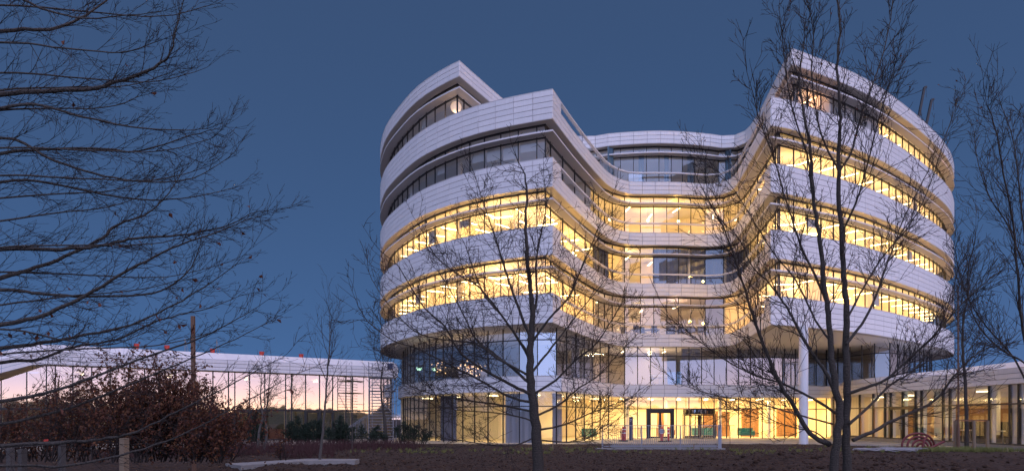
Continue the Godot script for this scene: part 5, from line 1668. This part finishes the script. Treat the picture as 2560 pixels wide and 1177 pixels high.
func scaffold() -> void:
	var o := at(956, 1045, 49.6); o.y = 0
	var S := thing("scaffold_tower", "light metal scaffold tower between the pavilion and the tower", "scaffold", o)
	var hw := 0.83; var hd := 0.6; var H := 5.5
	for x in [-hw, hw]:
		for z in [-hd, hd]:
			var mb := MB.new(); mb.cyl(o + Vector3(x, 0.05, z), o + Vector3(x, H, z), 0.028, 8); part("standard", mb, M.steel, S)
	for k in 26:
		for z in [-hd, hd]:
			var mb := MB.new()
			var y := 0.25 + k * 0.205
			var wide: bool = z > 0 or k % 4 == 0
			mb.cyl(o + Vector3(-hw, y, z), o + Vector3(hw if wide else -hw + 0.7, y, z), 0.02, 6)
			part("rung", mb, M.steel, S)
	for y in [1.75, 3.5, 4.4]:
		var mb := MB.new(); mb.box(o + Vector3(-hw, y, -hd), o + Vector3(hw, y + 0.06, hd)); part("platform", mb, M.timber_grey, S)
	for k in 3:
		var mb := MB.new(); mb.cyl(o + Vector3(-hw if k % 2 == 0 else hw, 0.3 + k * 1.7, hd + 0.03), o + Vector3(hw if k % 2 == 0 else -hw, 1.95 + k * 1.7, hd + 0.03), 0.02, 6); part("brace", mb, M.steel, S)
	var bn := MB.new()
	bn.box(o + Vector3(0.45, 4.98, hd + 0.03), o + Vector3(0.8, 5.4, hd + 0.05))
	part("dark_notice", bn, M.navy, S)
	# temporary stair with handrails beside it
	var st := thing("site_stair", "short steel stair with handrails at the scaffold's foot", "stair", o + Vector3(-1.7, 0, 0.6))
	var q := st.position
	for k in 5:
		var mb := MB.new(); mb.box(q + Vector3(-0.6 + k * 0.26, k * 0.17, -0.4), q + Vector3(-0.3 + k * 0.26, k * 0.17 + 0.05, 0.4)); part("tread", mb, M.steel, st)
	for z in [-0.42, 0.42]:
		var mb := MB.new(); mb.cyl(q + Vector3(-0.6, 0.95, z), q + Vector3(0.75, 1.85, z), 0.022, 6); part("handrail", mb, M.steel, st)
		for k in 5:
			var r := MB.new(); r.cyl(q + Vector3(-0.5 + k * 0.28, k * 0.17, z), q + Vector3(-0.5 + k * 0.28, 1.0 + k * 0.187, z), 0.014, 6); part("baluster", r, M.steel, st)

func site() -> void:
	railing()
	delineator("leaning red marker post, leftmost beside the dark blue pillar", 0, 1556, 52.5, 0.08)
	delineator("upright red marker post touching the leaning one", 0, 1562, 52.3, 0.0)
	delineator("red marker post behind the notice board, before the double door", 0, 1655, 51.5, 0.0)
	delineator("rightmost red marker post, before the right door leaf", 0, 1672, 52.0, -0.02)
	var I := thing("information_pillar", "slim dark blue information pillar before the entrance glass", "pillar", Vector3(9.05, 0, -55.0))
	var mb := MB.new(); mb.box(Vector3(8.91, 0.06, -55.06), Vector3(9.19, 1.78, -54.94)); part("body", mb, M.navy, I)
	mb = MB.new(); mb.box(Vector3(8.93, 0, -55.05), Vector3(9.17, 0.06, -54.95)); part("foot", mb, M.black, I)
	mb = MB.new(); mb.box(Vector3(8.95, 1.55, -54.939), Vector3(9.12, 1.6, -54.935)); part("print", mb, solid(Color(0.4, 0.42, 0.5)), I)
	mb = MB.new(); mb.box(Vector3(8.95, 1.45, -54.939), Vector3(9.06, 1.48, -54.935)); part("print", mb, solid(Color(0.4, 0.42, 0.5)), I)
	# sawn timber pole by the shrubs
	var P := thing("timber_pole", "tall square rusty brown pole rising from the left shrubs", "pole", at(484, 1177, 22.0) + Vector3(0, -0.1, 0))
	mb = MB.new(); mb.bar(P.position, at(481, 790, 22.0), 0.10, 0.10); part("shaft", mb, M.rust, P)
	# thin metal pole by the staked tree
	var Q := thing("metal_pole", "thin brownish metal pole beside the staked tree", "pole", at(2398, 1124, 37.0))
	mb = MB.new(); mb.cyl(Q.position + Vector3(0, -0.1, 0), at(2397, 715, 37.0), 0.05, 12, 0.035); part("shaft", mb, M.rust, Q)
	mb = MB.new(); mb.cyl(Q.position, Q.position + Vector3(0, 1.3, 0), 0.075, 12); part("sleeve", mb, M.rust, Q)
	# tree stakes with a cross rail, right
	var K := thing("tree_stakes", "three pale round stakes with a cross rail around the staked tree", "tree stakes", at(2420, 1122, 37.6))
	for q in [[2390, 37.2], [2437, 37.0], [2471, 38.2]]:
		var o := at(q[0], 1045, q[1]); o.y = -0.05
		mb = MB.new(); mb.cyl(o, Vector3(o.x, 1.55, o.z), 0.085, 12); part("stake", mb, M.timber, K)
	mb = MB.new(); mb.bar(at(2390, 1051, 37.12), at(2471, 1051, 38.12), 0.05, 0.07); part("cross_rail", mb, M.rust, K)
	# stakes and rail at the left edge
	var names := ["leftmost thick weathered timber post under the beech", "second timber post under the beech, close to the leftmost", "third timber post under the beech, grey", "pale timber post right of the others before the brown shrubs"]
	var qs := [[24, 1120, 13.0, 0.09], [54, 1122, 13.6, 0.10], [153, 1112, 14.0, 0.09], [309, 1095, 13.6, 0.11]]
	for k in 4:
		var q: Array = qs[k]
		var top := at(q[0], q[1], q[2])
		var S := thing("timber_post", names[k], "post", Vector3(top.x, 0, top.z))
		mb = MB.new(); mb.obox(Vector3(top.x, top.y / 2 - 0.1, top.z), Vector3(q[3] / 2, 0, q[3] / 5), Vector3(0, top.y / 2 + 0.1, 0), Vector3(-q[3] / 5, 0, q[3] / 2)); part("shaft", mb, M.timber if k == 3 else M.timber_grey, S)
	var R := thing("timber_rail", "level timber rail with a red paint mark between the left posts", "rail", at(80, 1110, 13.2))
	mb = MB.new(); mb.bar(at(-40, 1118, 12.9), at(162, 1106, 13.8), 0.06, 0.07); part("board", mb, M.timber_grey, R)
	mb = MB.new(); mb.bar(at(107, 1101, 13.33), at(118, 1100, 13.38), 0.06, 0.035); part("paint_mark", mb, M.red, R)
	# concrete slab
	var C := thing("concrete_slab", "long flat concrete slab lying on the soil, left foreground", "slab", Vector3(-7.5, 0, -25.5))
	mb = MB.new(); mb.prism(PackedVector2Array([Vector2(-8.7, 23.2), Vector2(-7.4, 25.7), Vector2(-5.65, 26.0), Vector2(-5.7, 27.0), Vector2(-7.7, 27.2), Vector2(-9.6, 24.2)]), -0.1, 0.17); part("slab_body", mb, M.concrete, C)
	# red hose coil and grey cables
	var H := thing("hose_coil", "dark red hose coiled on the grass before the right wing's door", "hose", at(2305, 1120, 37.0))
	var c0 := at(2304, 1110, 37.0)
	for k in 4:
		var pts := PackedVector3Array(); var rad := PackedFloat32Array()
		var r := 0.66 - k * 0.17
		for s in 27:
			var a := PI * 1.06 * s / 26.0 - 0.1
			pts.append(c0 + Vector3(cos(a) * r * 1.25 - k * 0.03, sin(a) * r - 0.12, (k - 2) * 0.13 + sin(a * 2 + k) * 0.05)); rad.append(0.058)
		mb = MB.new(); mb.tube(pts, rad, 8); part("loop", mb, M.red_hose, H)
	mb = MB.new(); mb.tube(PackedVector3Array([at(2318, 1121, 36.6), at(2334, 1117, 36.6), at(2352, 1108, 36.7), at(2363, 1103, 36.7)]), PackedFloat32Array([0.06, 0.06, 0.06, 0.06]), 8); part("loose_end", mb, M.red_hose, H)
	mb = MB.new(); mb.tube(PackedVector3Array([at(2308, 1118, 36.7), at(2312, 1100, 36.7), at(2319, 1092, 36.8)]), PackedFloat32Array([0.06, 0.06, 0.06]), 8); part("loose_end", mb, M.red_hose, H)
	var G := thing("cable_heap", "tangled heap of grey cables on the soil beside the red hose", "cables", at(2220, 1130, 35.5))
	for k in 16:
		var pts := PackedVector3Array(); var rad := PackedFloat32Array()
		var o := at(2165 + rng.randf() * 110, 1045, 35.0 + rng.randf() * 1.6)
		var rx := rng.randf_range(0.5, 1.1); var rz := rng.randf_range(0.2, 0.55); var ph := rng.randf() * TAU
		for s in 34:
			var a := ph + TAU * 1.35 * s / 33.0
			pts.append(Vector3(o.x + cos(a) * rx * (1 + 0.1 * sin(a * 2.3 + k)), 0.07 + 0.1 * absf(sin(a * 1.5 + k)) + soil_y(o.x, -o.z), o.z + sin(a) * rz)); rad.append(0.017)
		mb = MB.new(); mb.tube(pts, rad, 6); part("cable", mb, M.cable, G)
	# on the pavilion roof: red caps on short pipes, and two small masts with mesh sails
	var nm := ["leftmost", "second", "third", "fourth", "rightmost"]
	for k in 5:
		var q: Array = [[340, 868, 45.5], [416, 872, 46.7], [530, 880, 48.4], [653, 887, 50], [752, 893, 51.4]][k]
		var o := at(q[0], q[1], q[2])
		var S := thing("roof_marker", nm[k] + " red cap on a short pipe on the pavilion roof", "roof pipe", Vector3(o.x, 5.77, o.z), "red capped pipes on the pavilion roof")
		mb = MB.new(); mb.cyl(Vector3(o.x, 5.75, o.z), Vector3(o.x, o.y, o.z), 0.05, 8); part("pipe", mb, M.steel, S)
		mb = MB.new(); mb.cyl(Vector3(o.x, o.y - 0.1, o.z), Vector3(o.x, o.y + 0.22, o.z), 0.12, 10, 0.17); part("red_cap", mb, M.red, S)
	for k in 2:
		var o := at([461, 540][k], 890, 62.0)
		var top := at([461, 540][k], [845, 848][k], 62.0)
		var S := thing("mast", ["left", "right"][k] + " thin mast with a pale triangular mesh behind the pavilion roof", "mast", Vector3(o.x, 6.2, o.z))
		mb = MB.new(); mb.cyl(Vector3(o.x, 6.2, o.z), top, 0.03, 6); part("pole", mb, M.steel, S)
		for j in 6:
			var t := j / 6.0
			mb = MB.new(); mb.cyl(Vector3(o.x, lerpf(6.4, top.y, t), o.z), Vector3(o.x + 0.5 * (1.0 - t), lerpf(6.4, top.y, t), o.z), 0.014, 5); part("mesh_bar", mb, M.steel, S)
		mb = MB.new(); mb.cyl(top, Vector3(o.x + 0.52, 6.35, o.z), 0.02, 5); part("stay", mb, M.steel, S)
	# two arms on the tower roof
	for k in 2:
		var b := at([2292, 2310][k], [325, 345][k], 63.0); var t := at([2313, 2331][k], [218, 249][k], 63.0)
		var S := thing("lifting_boom", ["left, taller", "right, shorter"][k] + " dark lifting arm rising from the tower roof", "lifting arm", Vector3(b.x, 25.4, b.z))
		mb = MB.new(); mb.bar(b, t, 0.17, 0.17); part("boom", mb, M.dark, S)
		mb = MB.new(); mb.bar(t, t + Vector3(0.2, 0.03, 0), 0.15, 0.15); part("head", mb, M.dark, S)
		mb = MB.new(); mb.cyl(t + Vector3(0.15, 0, 0), t + Vector3(0.15, -0.9, 0), 0.015, 5); part("hook_line", mb, M.dark, S)
	# thin wooden pegs in the bed
	for k in 2:
		var o := at([1735, 1382][k], 1130, [36.0, 39.0][k])
		var S := thing("wooden_peg", ["thin wooden peg in the soil below the railing", "thin wooden peg in the soil right of the oak"][k], "peg", Vector3(o.x, 0, o.z))
		mb = MB.new(); mb.bar(Vector3(o.x, -0.1, o.z), Vector3(o.x + 0.01, 0.42, o.z), 0.04, 0.04); part("shaft", mb, M.timber, S)

func _ready() -> void:
	rng.seed = 20240611
	materials()
	setup()
	ground()
	tower()
	left_pavilion()
	right_pavilion()
	furnish()
	site()
	scaffold()
	plants()
	trees()
